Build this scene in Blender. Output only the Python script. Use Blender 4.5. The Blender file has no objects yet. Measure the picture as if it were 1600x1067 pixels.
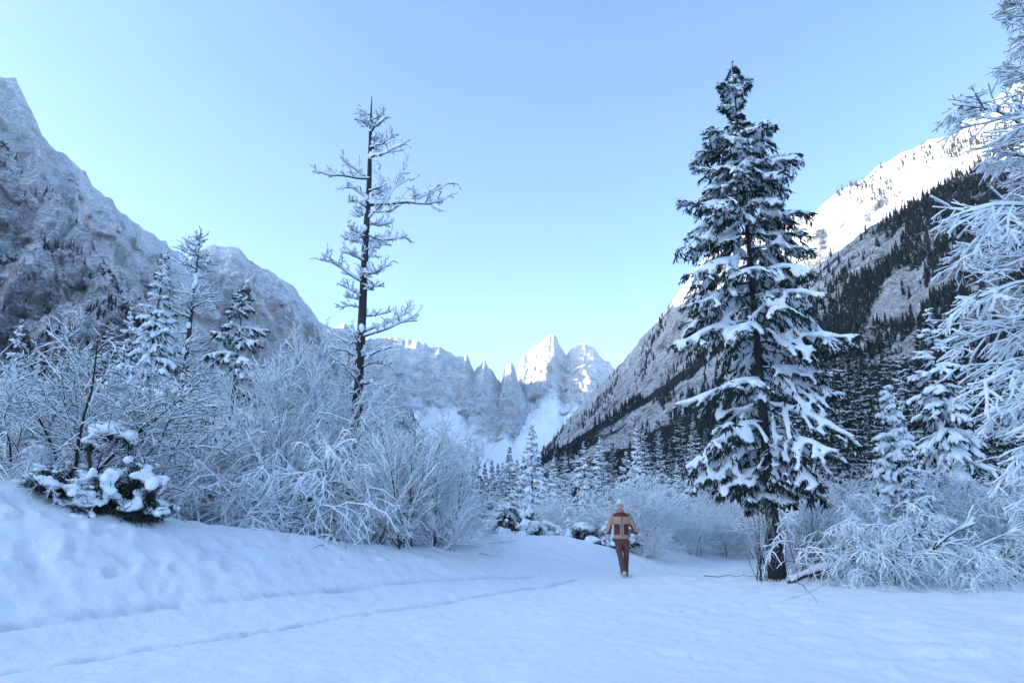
import bpy, math, random
import numpy as np
from mathutils import Vector, Matrix

# ------------------------------------------------------------------ camera, sky, sun, exposure
scn = bpy.context.scene
COL = scn.collection
CAM_H, PITCH, FOC = 1.5, math.radians(14.0), 1067.0
cam_d = bpy.data.cameras.new('camera'); cam = bpy.data.objects.new('camera', cam_d); COL.objects.link(cam)
cam_d.lens = 24.0; cam_d.sensor_width = 36.0; cam_d.clip_start = 0.1; cam_d.clip_end = 20000
cam.location = (0, 0, CAM_H); cam.rotation_euler = (math.pi/2 + PITCH, 0, 0)
scn.camera = cam

SUN_EL, SUN_AZ = math.radians(16.0), math.radians(-100.0)      # azimuth measured from +Y towards +X
SUNV = Vector((math.sin(SUN_AZ)*math.cos(SUN_EL), math.cos(SUN_AZ)*math.cos(SUN_EL), math.sin(SUN_EL)))
w = bpy.data.worlds.new('World'); scn.world = w; w.use_nodes = True
wn = w.node_tree; wn.nodes.clear()
sky = wn.nodes.new('ShaderNodeTexSky'); sky.sky_type = 'NISHITA'; sky.sun_disc = False
sky.sun_elevation = SUN_EL; sky.sun_rotation = SUN_AZ
sky.altitude = 900; sky.air_density = 0.36; sky.dust_density = 1.6; sky.ozone_density = 1.0
bg = wn.nodes.new('ShaderNodeBackground'); bg.inputs[1].default_value = 0.15
wo = wn.nodes.new('ShaderNodeOutputWorld')
wb = wn.nodes.new('ShaderNodeMix'); wb.data_type = 'RGBA'; wb.blend_type = 'MULTIPLY'; wb.inputs[0].default_value = 1.0
wb.inputs[7].default_value = (.84, 1.0, 1.0, 1)               # white balance of the whole sky, the same in every direction
wn.links.new(sky.outputs[0], wb.inputs[6]); wn.links.new(wb.outputs[2], bg.inputs[0]); wn.links.new(bg.outputs[0], wo.inputs[0])

sun_d = bpy.data.lights.new('sun', 'SUN'); sun_d.energy = 3.3; sun_d.angle = math.radians(0.5)
sun_d.color = (1.0, 0.92, 0.82)
sun = bpy.data.objects.new('sun', sun_d); COL.objects.link(sun); sun.location = (-200, 0, 900)
sun.rotation_euler = (-SUNV).to_track_quat('-Z', 'Y').to_euler()

scn.view_settings.view_transform = 'Standard'; scn.view_settings.look = 'None'
scn.view_settings.gamma = 1.0; scn.view_settings.use_curve_mapping = False
scn.view_settings.exposure = 2.62
scn.render.engine = 'CYCLES'
cy = scn.cycles
cy.max_bounces = 8; cy.diffuse_bounces = 7; cy.glossy_bounces = 2; cy.transmission_bounces = 2
cy.volume_bounces = 0; cy.transparent_max_bounces = 6
cy.use_denoising = True
cy.caustics_reflective = False; cy.caustics_refractive = False

# ------------------------------------------------------------------ helpers
rng = np.random.default_rng(7)
def pix(px, py, depth):
    """world point seen at photograph pixel (px, py) whose forward distance is depth metres"""
    dx = (px-800.0)/FOC; dy = (533.5-py)/FOC
    f = math.cos(PITCH)-dy*math.sin(PITCH); u = math.sin(PITCH)+dy*math.cos(PITCH)
    k = depth/f
    return np.array((dx*k, depth, CAM_H+u*k))

_p = np.random.default_rng(3).permutation(256); PERM = np.concatenate([_p, _p, _p])
_g = np.random.default_rng(4).normal(size=(256, 3)); GRAD = _g/np.linalg.norm(_g, axis=1)[:, None]
def perlin(x, y, z):
    x, y, z = np.broadcast_arrays(np.asarray(x, float), np.asarray(y, float), np.asarray(z, float))
    xi = np.floor(x).astype(int); yi = np.floor(y).astype(int); zi = np.floor(z).astype(int)
    xf = x-xi; yf = y-yi; zf = z-zi
    xi &= 255; yi &= 255; zi &= 255
    fu = xf**3*(xf*(xf*6-15)+10); fv = yf**3*(yf*(yf*6-15)+10); fw = zf**3*(zf*(zf*6-15)+10)
    def g(i, j, k):
        h = PERM[PERM[PERM[xi+i]+yi+j]+zi+k]; q = GRAD[h]
        return q[..., 0]*(xf-i)+q[..., 1]*(yf-j)+q[..., 2]*(zf-k)
    l = lambda a, b, t: a+(b-a)*t
    return 1.5*l(l(l(g(0,0,0), g(1,0,0), fu), l(g(0,1,0), g(1,1,0), fu), fv),
             l(l(g(0,0,1), g(1,0,1), fu), l(g(0,1,1), g(1,1,1), fu), fv), fw)
def fbm(x, y, z, o=5, gain=.5, lac=2.03):
    s = 0; a = 1.0
    for i in range(o):
        s = s+a*perlin(x+17.3*i, y-9.1*i, z+5.7*i); a *= gain; x = x*lac; y = y*lac; z = z*lac
    return s
def ridged(x, y, z, o=5, gain=.5, lac=2.07):
    s = 0; a = 1.0
    for i in range(o):
        s = s+a*(1-2*np.abs(perlin(x+7.9*i, y+3.3*i, z-11.1*i))); a *= gain; x = x*lac; y = y*lac; z = z*lac
    return s
def sstep(a, b, x):
    t = np.clip((x-a)/(b-a), 0, 1); return t*t*(3-2*t)

def mesh_np(name, verts, quads=None, tris=None, smooth=True):
    me = bpy.data.meshes.new(name)
    nq = 0 if quads is None else len(quads); nt = 0 if tris is None else len(tris)
    me.vertices.add(len(verts)); me.vertices.foreach_set('co', np.asarray(verts, np.float32).ravel())
    li = []
    if nq: li.append(np.asarray(quads, np.int32).ravel())
    if nt: li.append(np.asarray(tris, np.int32).ravel())
    li = np.concatenate(li); me.loops.add(len(li)); me.loops.foreach_set('vertex_index', li)
    tot = np.concatenate([np.full(nq, 4, np.int32), np.full(nt, 3, np.int32)])
    st = np.concatenate([[0], np.cumsum(tot)[:-1]]).astype(np.int32)
    me.polygons.add(nq+nt); me.polygons.foreach_set('loop_start', st); me.polygons.foreach_set('loop_total', tot)
    me.polygons.foreach_set('use_smooth', np.full(nq+nt, smooth, bool))
    me.update(calc_edges=True)
    return me
def link(name, data, mat=None, parent=None):
    o = bpy.data.objects.new(name, data); COL.objects.link(o)
    if mat is not None and data is not None and not data.materials: data.materials.append(mat)
    if parent is not None: o.parent = parent
    return o
def tag(o, label, cat, group=None):
    o['label'] = label; o['category'] = cat
    if group: o['group'] = group
    return o
def grid_quads(nr, nc):
    a = (np.arange(nr-1)[:, None]*nc+np.arange(nc-1)[None, :]).ravel()
    return np.stack([a, a+1, a+nc+1, a+nc], 1)

# ------------------------------------------------------------------ materials
class NT:
    def __init__(self, name):
        self.m = bpy.data.materials.new(name); self.m.use_nodes = True
        self.t = self.m.node_tree; self.t.nodes.clear()
        self.out = self.n('ShaderNodeOutputMaterial')
        self.b = self.n('ShaderNodeBsdfPrincipled'); self.l(self.b.outputs[0], self.out.inputs[0])
    def n(self, typ, **kw):
        nd = self.t.nodes.new(typ)
        for k, v in kw.items():
            if k in nd.inputs.keys() and not hasattr(nd, k): nd.inputs[k].default_value = v
            else: setattr(nd, k, v)
        return nd
    def l(self, a, b): self.t.links.new(a, b)
    def math(self, op, a, b=0.0, clamp=False):
        nd = self.n('ShaderNodeMath', operation=op, use_clamp=clamp)
        for i, v in enumerate((a, b)):
            if hasattr(v, 'is_output'): self.l(v, nd.inputs[i])
            else: nd.inputs[i].default_value = v
        return nd.outputs[0]
    def coord(self, sc=(1,1,1), kind='Object'):
        tc = self.n('ShaderNodeTexCoord'); mp = self.n('ShaderNodeMapping'); mp.inputs['Scale'].default_value = sc
        self.l(tc.outputs[kind], mp.inputs[0]); return mp.outputs[0]
    def noise(self, vec, scale, detail=4, rough=.55, dist=0.0):
        nd = self.n('ShaderNodeTexNoise'); nd.inputs['Scale'].default_value = scale
        nd.inputs['Detail'].default_value = detail; nd.inputs['Roughness'].default_value = rough
        nd.inputs['Distortion'].default_value = dist
        self.l(vec, nd.inputs['Vector']); return nd.outputs[0]
    def ramp(self, fac, stops):
        nd = self.n('ShaderNodeValToRGB'); e = nd.color_ramp.elements
        while len(e) < len(stops): e.new(.5)
        for el, (p, c) in zip(e, stops): el.position = p; el.color = (*c, 1) if len(c) == 3 else c
        self.l(fac, nd.inputs[0]); return nd.outputs[0]
    def mix(self, fac, a, b):
        nd = self.n('ShaderNodeMix', data_type='RGBA')
        for i, v in ((0, fac), (6, a), (7, b)):
            if hasattr(v, 'is_output'): self.l(v, nd.inputs[i])
            else: nd.inputs[i].default_value = v if i == 0 else (*v, 1)
        return nd.outputs[2]
    def bump(self, h, strength=.5, dist=.1, normal=None):
        nd = self.n('ShaderNodeBump'); nd.inputs['Strength'].default_value = strength; nd.inputs['Distance'].default_value = dist
        self.l(h, nd.inputs['Height'])
        if normal is not None: self.l(normal, nd.inputs['Normal'])
        return nd.outputs[0]
    def fin(self, col, rough=.9, normal=None, spec=.2):
        for key, v in (('Base Color', col), ('Roughness', rough), ('Normal', normal), ('Specular IOR Level', spec)):
            if v is None: continue
            if hasattr(v, 'is_output'): self.l(v, self.b.inputs[key])
            else: self.b.inputs[key].default_value = (*v, 1) if isinstance(v, tuple) else v
        return self.m

SNOWC = (.87, .915, .95)
def mat_ground():
    n = NT('ground_snow'); c = n.coord()
    big = n.noise(c, .35, 3); lump = n.noise(c, 3.0, 4, .6); fine = n.noise(c, 38.0, 5, .7)
    h = n.math('ADD', n.math('MULTIPLY', lump, .8), n.math('MULTIPLY', fine, .26))
    nm = n.bump(h, .8, .07)
    col = n.mix(big, (.85, .895, .935), (.88, .92, .955))
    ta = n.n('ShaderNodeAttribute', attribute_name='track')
    col = n.mix(n.math('MULTIPLY', ta.outputs['Fac'], n.math('ADD', n.math('MULTIPLY', lump, .9), .35), True), col, (.34, .41, .50))  # groove shade painted as a dark colour onto the packed snow
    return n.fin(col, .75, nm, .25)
def mat_snow(name='snow', scale=9.0, dist=.03):
    n = NT(name); c = n.coord()
    return n.fin(SNOWC, .8, n.bump(n.noise(c, scale, 4, .6), .5, dist), .2)
def mat_rock(name, tone=(.30, .275, .265), dark=(.16, .145, .14), snow=.5, freq=1.0, bstr=1.0, soft=.035):
    """weathered limestone; snow lies where the relief is flat enough or the gullies hold it; ledges carry dwarf pine"""
    n = NT(name); c = n.coord((1, 1, 1)); cv = n.coord((1, 1, .30)); cd = n.coord((.6, .6, 1.6))
    n1 = n.noise(c, .014*freq, 6, .65, .5); n2 = n.noise(cv, .055*freq, 7, .72, .8); n3 = n.noise(c, .25*freq, 6, .72); n4 = n.noise(cd, .06*freq, 6, .7, 1.2)
    vo = n.n('ShaderNodeTexVoronoi', feature='DISTANCE_TO_EDGE'); vo.inputs['Scale'].default_value = .035*freq; vo.inputs['Detail'].default_value = 3; vo.inputs['Randomness'].default_value = 1
    n.l(cv, vo.inputs['Vector']); cr = n.math('MINIMUM', vo.outputs[0], .18)
    h = n.math('ADD', n.math('MULTIPLY', n1, 10/freq), n.math('MULTIPLY', n2, 15/freq))
    h = n.math('ADD', h, n.math('MULTIPLY', n3, 3.4/freq)); h = n.math('ADD', h, n.math('MULTIPLY', cr, 22/freq))
    h = n.math('ADD', h, n.math('MULTIPLY', n4, 6/freq))
    at = n.n('ShaderNodeAttribute', attribute_name='snowadd')
    h = n.math('MULTIPLY', h, n.math('SUBTRACT', 1.0, n.math('MULTIPLY', at.outputs['Fac'], 1.3, True)))
    bm = n.bump(h, 1.0, bstr); bs = n.bump(h, 1.0, bstr*.5)
    sp = n.n('ShaderNodeSeparateXYZ'); n.l(bm, sp.inputs[0])
    av = n.n('ShaderNodeAttribute', attribute_name='veg')
    m = n.math('ADD', sp.outputs[2], n.math('MULTIPLY', n.math('SUBTRACT', n3, .5), 1.7))
    m = n.math('ADD', m, n.math('MULTIPLY', n.math('SUBTRACT', n4, .5), 1.9))
    m = n.math('ADD', m, at.outputs['Fac'])
    mr = n.n('ShaderNodeMapRange'); n.l(m, mr.inputs[0]); mr.inputs[1].default_value = snow-soft; mr.inputs[2].default_value = snow+soft
    rock = n.mix(n.ramp(n2, [(.32, (0,0,0)), (.66, (1,1,1))]), dark, tone)
    col = n.mix(mr.outputs[0], rock, SNOWC)
    v = n.math('ADD', av.outputs['Fac'], n.math('MULTIPLY', n.math('SUBTRACT', n.noise(c, .12*freq, 5, .75), .5), 1.6))
    vr = n.n('ShaderNodeMapRange'); n.l(v, vr.inputs[0]); vr.inputs[1].default_value = .44; vr.inputs[2].default_value = .56
    col = n.mix(vr.outputs[0], col, (.028, .032, .034))
    return n.fin(col, .9, bs, .1)
# ------------------------------------------------------------------ ground
RD = np.array((.53, .848)); RD = RD/np.linalg.norm(RD); RL = np.array((-RD[1], RD[0])); R0 = np.array((-4.85, 7.0))
def uv(x, y): return (x-R0[0])*RD[0]+(y-R0[1])*RD[1], (x-R0[0])*RL[0]+(y-R0[1])*RL[1]
def ground_z(x, y, fine=False):
    x = np.asarray(x, float); y = np.asarray(y, float)
    u, v = uv(x, y)
    H = np.interp(u, [-30, -8, -3, 2, 5, 8, 12, 15, 17, 19.5, 24, 60], [2.1, 2.25, 2.2, 2.0, 1.3, .85, .65, .85, .75, .25, .1, .1])
    vc = np.interp(u, [-30, -3, 2, 8, 12.5, 15, 19, 30], [6, 5.6, 5.2, 3.5, 3.0, 3.8, 2.4, 2.4])
    v0 = np.interp(u, [-10, 2, 8, 14, 20], [.9, .5, .2, .0, .0])
    bq = np.clip((v-v0)/(vc-v0), 0, 1); bank = H*(.45*sstep(0, 1, bq)+.55*(bq**1.5)*(1-.333*bq)*1.5)
    z = bank-.25*sstep(0, 6, v-vc)*np.minimum(H, 1)
    z = z-.32*sstep(18.3, 21.0, y+.10*x)*(1-sstep(-.5, 2.0, v))                        # the track drops away past the walker
    z = z+.10*sstep(3.5, 8, x)*(1-sstep(14, 26, y))                                       # shoulder under the brush
    far = np.hypot(x, y)
    z = z+np.minimum(np.maximum(far-60, 0), 600)*.004*(y > 0)
    near = np.exp(-np.maximum(far-30, 0)/30)
    z = z+near*(.05*fbm(x*.45, y*.45, 1.7, 3)+.04*sstep(.6, 2.5, v)*fbm(x*1.6, y*1.6, 5.2, 3))
    if fine:
        z = z+near*(.016*fbm(x*3.2, y*3.2, 3.1, 4)+.10*sstep(.8, 2.2, v)*np.minimum(0, fbm(x*1.35, y*1.35, 8.8, 2)+.05))
        z = z+near*sstep(2.0, 5, x)*.05*fbm(x*1.9, y*1.9, 12.2, 3)
        for cx, cy, ang, a_, b_, dp in DENTS:
            m = (np.abs(x-cx) < .5) & (np.abs(y-cy) < .5)
            if not m.any(): continue
            dx, dy = x[m]-cx, y[m]-cy; ca, sa = math.cos(ang), math.sin(ang)
            e = ((dx*ca+dy*sa)/a_)**2+((-dx*sa+dy*ca)/b_)**2
            z[m] += -dp*np.exp(-e**2)+dp*.3*np.exp(-((np.sqrt(e)-1.5)/.35)**2)
        for pts, dep in TRACKS:
            d = np.full(x.shape, 1e9); sp = np.zeros(x.shape)
            m = (y < 24)
            for (ax, ay), (bx, by) in zip(pts[:-1], pts[1:]):
                ex, ey = bx-ax, by-ay; L2 = ex*ex+ey*ey
                t = np.clip(((x-ax)*ex+(y-ay)*ey)/L2, 0, 1)
                q = np.hypot(x-ax-t*ex, y-ay-t*ey); d = np.minimum(d, q)
            wob = .02*perlin(x*2.5, y*2.5, 4.4)
            wid = .095+.03*perlin(x*3.1, y*3.1, 9.9)
            amp = dep*(.65+.6*perlin(x*1.3, y*1.3, 2.2)+.5*perlin(x*6, y*6, 7.2))
            q = np.abs(d+wob)
            TRACK_SHADE.append((dep/.09)**.7*np.clip(amp/dep, 0, 1.2)*np.exp(-(q/(wid*.9))**4))
            z = z-np.clip(amp, 0, .13)*np.exp(-(q/wid)**4)*(q < .4)+.25*amp*np.exp(-((q-.2)/.07)**2)
    return z
def ground_hit(px, py):
    """where the viewing ray of a photograph pixel meets the snow"""
    d = pix(px, py, 1.0)-np.array((0, 0, CAM_H)); t = 3.0
    for i in range(4000):
        p = np.array((0, 0, CAM_H))+d*t
        if p[2] <= float(ground_z(p[0], p[1])): return p
        t += .02 if t < 40 else .3
    return p
TRACKS = []; TRACK_SHADE = []
TRACKS.append(([tuple(ground_hit(a, b)[:2]) for a, b in ((-260, 1020), (0, 975), (110, 962), (210, 952), (330, 938), (450, 926), (590, 912), (720, 904), (850, 899))], .05))
TRACKS.append(([tuple(ground_hit(a, b)[:2]) for a, b in ((-300, 1100), (0, 1053), (120, 1035), (250, 1012), (380, 992), (480, 974), (600, 955), (720, 936), (820, 921), (900, 906))], .09))
DENTS = []
def _dents():
    r = np.random.default_rng(23)
    for u0, v0, u1, v1, n in ((-4, 3.0, 9, 2.2, 26), (-3, 4.2, 8, 2.8, 22), (-5, 2.4, 6, 3.2, 18)):       # old footprints across the bank
        for i in range(n):
            f = i/(n-1); u = u0+(u1-u0)*f+r.normal()*.12; v = v0+(v1-v0)*f+(.13 if i % 2 else -.13)+r.normal()*.06
            p = R0+RD*u+RL*v; DENTS.append((p[0], p[1], math.atan2(RD[1], RD[0])+r.normal()*.25, r.uniform(.13, .19), r.uniform(.065, .10), r.uniform(.035, .085)))
    for i in range(16):                                                            # the walker's own prints leading up to him
        p = np.array((3.0+.10*i+(.11 if i % 2 else -.11), 17.9+.42*i)); DENTS.append((p[0], p[1], 1.4, .15, .07, .05))
    for i in range(110):
        x = r.uniform(1.5, 9); y = r.uniform(6.5, 14); DENTS.append((x, y, r.uniform(0, 3.1), r.uniform(.07, .22), r.uniform(.05, .12), r.uniform(.008, .035)))
    for i in range(90):
        u = r.uniform(-5, 10); v = r.uniform(1.9, 5); p = R0+RD*u+RL*v; DENTS.append((p[0], p[1], r.uniform(0, 3.1), r.uniform(.07, .2), r.uniform(.05, .12), r.uniform(.01, .04)))
_dents()
def build_ground():
    nr, nc = 420, 520
    r = np.concatenate([np.linspace(0.5, 4.5, 14), 4.5*(40/4.5)**(np.arange(1, 255)/254.0), 40*(5000/40)**(np.arange(1, 41)/40.0)])
    a_in = np.linspace(-45, 45, 430); a = np.concatenate([np.linspace(-180, -47, 30), a_in, np.linspace(47, 180, 31)])
    A = np.radians(a)
    R, AA = np.meshgrid(r, A, indexing='ij'); X = R*np.sin(AA); Y = R*np.cos(AA)
    Z = ground_z(X, Y, True)
    me = mesh_np('ground', np.stack([X, Y, Z], -1).reshape(-1, 3), grid_quads(len(r), len(a))[:, ::-1])
    me.attributes.new('track', 'FLOAT', 'POINT').data.foreach_set('value', np.max(TRACK_SHADE, 0).astype(np.float32).ravel())
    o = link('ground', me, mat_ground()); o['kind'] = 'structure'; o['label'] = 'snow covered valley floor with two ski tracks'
build_ground()

# ------------------------------------------------------------------ mountains
def mountain(name, label, ridge, foot, mat, prof=((0,0),(1,1)), cols=300, rows=160, amp=.05, lam=90., jag=.012, back=500., bdrop=.5, brow=14, seed=0., gul=1.0, masks=None, apron=0.):
    ridge = np.array(ridge, float); foot = np.array(foot, float)
    ang = np.stack([ridge[:, 0], ridge[:, 1], ridge[:, 2]], 1); ang = ang/np.linalg.norm(ang, axis=1)[:, None]
    seg = np.linalg.norm(np.diff(ang, axis=0), axis=1)+1e-4; s = np.concatenate([[0], np.cumsum(seg)]); s /= s[-1]
    S = np.linspace(0, 1, cols)
    R = np.stack([np.interp(S, s, ridge[:, i]) for i in range(3)], 1)
    F = np.stack([np.interp(S, s, foot[:, i]) for i in range(3)], 1)
    # smooth the feet so that columns fan evenly
    F[:, 2] = -14.0
    k = np.ones(15)/15; Fp = np.pad(F, ((7, 7), (0, 0)), mode='edge'); F = np.stack([np.convolve(Fp[:, i], k, 'valid') for i in range(3)], 1)
    arc = np.concatenate([[0], np.cumsum(np.linalg.norm(np.diff(R[:, :2], axis=0), axis=1))])
    Hh = R[:, 2]-F[:, 2]; Hm = np.median(Hh)
    wn_ = max(5, cols//14)|1; Hs = np.convolve(np.pad(Hh, wn_//2, mode='edge'), np.ones(wn_)/wn_, 'valid')
    R[:, 2] += Hm*jag*(ridged(arc/(lam*.7), seed, 3.3, 5, .6)-.6)
    t = np.linspace(0, 1, rows)**.9
    pz = np.interp(t, [p[0] for p in prof], [p[1] for p in prof])
    T = t[:, None, None]
    P = F[None]*(1-T)+R[None]*T
    P[..., 2] = F[None, :, 2]+Hs[None]*pz[:, None]+(R[:, 2]-F[:, 2]-Hs)[None]*(t**7)[:, None]
    n = F[:, :2]-R[:, :2]; n /= np.linalg.norm(n, axis=1)[:, None]+1e-9
    kk = np.ones(41)/41; npad = np.pad(n, ((20, 20), (0, 0)), mode='edge'); n = np.stack([np.convolve(npad[:, i], kk, 'valid') for i in range(2)], 1)
    x, y, z = P[..., 0], P[..., 1], P[..., 2]
    wv = fbm(x/(lam*2.2), y/(lam*2.2), z/(lam*2.2)+seed, 3)*lam*.35
    g = ridged((arc[None]+wv)/lam, z/(lam*4.5), seed+1.1, 6, .55)
    f = fbm(x/(lam*.8), y/(lam*.8), z/(lam*.6)+seed*2, 6, .55)
    wgt = (sstep(0, .25, t)*(1-.75*sstep(.85, 1, t)))[:, None]
    if apron: wgt = wgt*(.12+.88*sstep(apron-.12, apron+.06, t))[:, None]
    D = amp*Hm*wgt*(gul*.6*g+.85*f)
    P[..., 0] += n[None, :, 0]*D; P[..., 1] += n[None, :, 1]*D
    P[..., 2] += wgt*amp*Hm*.40*fbm(x/(lam*.5), y/(lam*.5), z/(lam*.5)+9+seed, 5, .55)
    tb = (np.arange(1, brow+1)/brow)[:, None]
    B = np.empty((brow, cols, 3)); last = P[-1]
    B[..., 0] = last[None, :, 0]-n[None, :, 0]*tb*back; B[..., 1] = last[None, :, 1]-n[None, :, 1]*tb*back
    B[..., 2] = last[None, :, 2]*(1-bdrop*tb**1.3)+.02*Hm*ridged(B[..., 0]/lam, B[..., 1]/lam, seed, 4)*tb-.012*Hm*sstep(0, .15, tb)
    V = np.concatenate([P, B], 0)
    nr = rows+brow; idx = np.arange(nr*cols).reshape(nr, cols)
    edge = np.concatenate([idx[:, 0], idx[-1, 1:], idx[::-1, -1][1:]])          # sides and back come down to the ground
    low = V.reshape(-1, 3)[edge].copy(); low[:, 2] = -14.0; k0 = nr*cols+np.arange(len(edge))
    sk = np.stack([edge[:-1], edge[1:], k0[1:], k0[:-1]], 1)
    me = mesh_np(name, np.concatenate([V.reshape(-1, 3), low]), np.concatenate([grid_quads(nr, cols), sk]))
    tt = np.broadcast_to(t[:, None], g.shape); ss = np.broadcast_to(S[None], g.shape)
    sa, vg = masks(P, tt, ss, g, arc[None]) if masks else (np.zeros(g.shape), np.zeros(g.shape))
    for nm, arr in (('snowadd', sa), ('veg', vg)):
        full = np.concatenate([np.broadcast_to(arr, g.shape), np.repeat(np.broadcast_to(arr, g.shape)[-1:], brow, 0)], 0).ravel(); full = np.concatenate([full, np.zeros(len(edge))])
        me.attributes.new(nm, 'FLOAT', 'POINT').data.foreach_set('value', full.astype(np.float32))
    o = link(name, me, mat); o['kind'] = 'structure'; o['label'] = label
    return P
W = lambda *a: np.array(a, float)
MR_A = mat_rock('cliff_rock', (.22, .20, .195), (.09, .083, .083), .46, 2.2)
MR_B = mat_rock('pale_cliff_rock', (.42, .395, .395), (.24, .23, .235), .29, 1.0)
MR_D = mat_rock('far_cliff_rock', (.46, .425, .42), (.28, .26, .26), .33, .7)
MR_E = mat_rock('peak_rock', (.46, .415, .395), (.28, .25, .24), .32, .6)
MR_G1 = mat_rock('wooded_slope_rock', (.22, .20, .195), (.11, .10, .10), .56, 2.4)
MR_G2 = mat_rock('sunlit_slope_rock', (.32, .295, .285), (.16, .15, .148), .41, 1.1)
Z0 = lambda P: np.zeros(P.shape[:2])
def mask_A(P, t, s, g, arc):      # ledges run parallel to the falling crest
    led = fbm(arc/140, t*9+.004*arc, 3.3, 5, .6)
    return .10*np.clip(-g, -1, 1)+.35*fbm(arc/60, t*7, 8.1, 4), .34+.75*led-.25*sstep(.75, 1, t)
def mask_B(P, t, s, g, arc):
    return -.22*np.clip(g, -1, 1)+.22*fbm(arc/150, t*4, 1.1, 4)+.55*(1-sstep(.25, .6, t))+.45*sstep(.94, .99, t)*(s < .47), Z0(P)-.5
def mask_C(P, t, s, g, arc):
    return -.30*np.clip(g, -1, 1)+.18*fbm(arc/120, t*5, 4.1, 4)+.5*(1-sstep(.3, .55, t)), Z0(P)-.5
def mask_D(P, t, s, g, arc):
    return -.22*np.clip(g, -1, 1)+.16*fbm(arc/120, t*5, 2.1, 4)+1.0*(1-sstep(.70, .80, t+.06*fbm(arc/160, t*2, 7.7, 4))), -.4+.55*fbm(arc/60, t*14, 6.6, 4)*(1-sstep(.5, .74, t))
def mask_E(P, t, s, g, arc):
    return -.14*np.clip(g, -1, 1)+.14*fbm(arc/120, t*5, 5.1, 4)+.95*(1-sstep(.66, .78, t+.07*fbm(arc/200, t*2, 9.7, 4))), -.35+.6*fbm(arc/60, t*16, 6.1, 4)*(1-sstep(.45, .72, t))
def mask_F(P, t, s, g, arc): return Z0(P)-.05, 0.05+.5*fbm(arc/40, t*5, 1.6, 4)
def mask_G2(P, t, s, g, arc):
    left = 1-sstep(.20, .40, s)
    return .12-.16*np.clip(g, -1, 1)+.15*fbm(arc/90, t*6, 3.1, 4)-.15*left, -.22+.55*fbm(arc/110, t*7, 6.4, 5)+.25*left-.25*sstep(.55, .95, t)
def mask_G1(P, t, s, g, arc):
    band = fbm(arc/170+t*1.2, t*7, 9.4, 5, .6)
    return .25*fbm(arc/60, t*6, 2.4, 4)-.05, .34+.85*band
SLOPE = {}
SLOPE['A'] = mountain('mountain_near_left', 'steep grey brown cliff with patchy snow above the frosted bushes',
    [W(-900, 430, 640), W(-620, 440, 450), pix(-150, 160, 470), pix(0, 236, 450), pix(60, 288, 430), pix(85, 310, 420), pix(110, 350, 405), pix(150, 392, 385), pix(185, 440, 362), pix(215, 480, 345), pix(240, 515, 330), pix(270, 570, 310), pix(300, 640, 290), pix(345, 735, 265)],
    [W(-520, -60, 0), W(-400, 40, 0), W(-300, 110, 0), W(-235, 160, 0), W(-215, 175, 0), W(-200, 185, 0), W(-190, 195, 0), W(-175, 205, 0), W(-160, 215, 0), W(-150, 222, 0), W(-140, 230, 0), W(-130, 236, 0), W(-120, 242, 0), W(-108, 250, -1)],
    MR_A, ((0,0),(.5,.32),(1,1)), 270, 175, .075, 55, .03, 160, .25, 10, 1.3, masks=mask_A)
SLOPE['B'] = mountain('mountain_left_ridge', 'long pale rocky ridge in shade rising to the snow capped summit',
    [W(-2100, -2200, 700), W(-2000, -1200, 720), W(-1800, -300, 760), W(-1400, 350, 780), W(-1080, 640, 740), pix(-60, 100, 880), pix(0, 122, 950), pix(20, 130, 960), pix(38, 160, 975), pix(48, 196, 990), pix(90, 246, 1080), pix(140, 290, 1200), pix(195, 342, 1360), pix(250, 383, 1540), pix(290, 404, 1680), pix(330, 450, 1750)],  # off-frame near end shaped to shade the valley yet admit skylight
    [W(-260, -2200, 0), W(-260, -1200, 0), W(-260, -300, 0), W(-270, 250, 0), W(-280, 480, 0), W(-285, 560, 0), W(-290, 620, 0), W(-292, 640, 0), W(-295, 670, 0), W(-300, 700, 0), W(-310, 760, 5), W(-320, 840, 10), W(-330, 920, 15), W(-345, 1000, 20), W(-350, 1080, 25), W(-350, 1150, 25)],
    MR_B, ((0,0),(.45,.22),(.62,.45),(1,1)), 340, 150, .065, 125, .014, 500, -.12, 10, 5.2, masks=mask_B)  # unseen back raised to keep sun off the buttress summit
SLOPE['C'] = mountain('mountain_left_buttress', 'rounded pale grey mountain buttress streaked with snow',
    [pix(140, 304, 1830), pix(200, 354, 1810), pix(275, 425, 1790), pix(300, 402, 1830), pix(340, 388, 1880), pix(372, 395, 1900), pix(400, 420, 1920), pix(440, 435, 1950), pix(470, 469, 1970), pix(505, 512, 2000), pix(535, 560, 2020), pix(570, 625, 2050)],  # first points lie hidden, added to block sun from this summit
    [W(-700, 1140, 40), W(-660, 1150, 40), W(-600, 1160, 40), W(-560, 1170, 40), W(-500, 1180, 45), W(-460, 1200, 45), W(-420, 1220, 50), W(-380, 1250, 50), W(-340, 1280, 55), W(-300, 1320, 60), W(-270, 1400, 60), W(-250, 1500, 70)],
    MR_B, ((0,0),(.45,.25),(.7,.55),(.92,.93),(1,1)), 210, 150, .07, 130, .016, 600, -.05, 8, 8.7, masks=mask_C)  # unseen back raised to shade the far wall's scree
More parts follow.
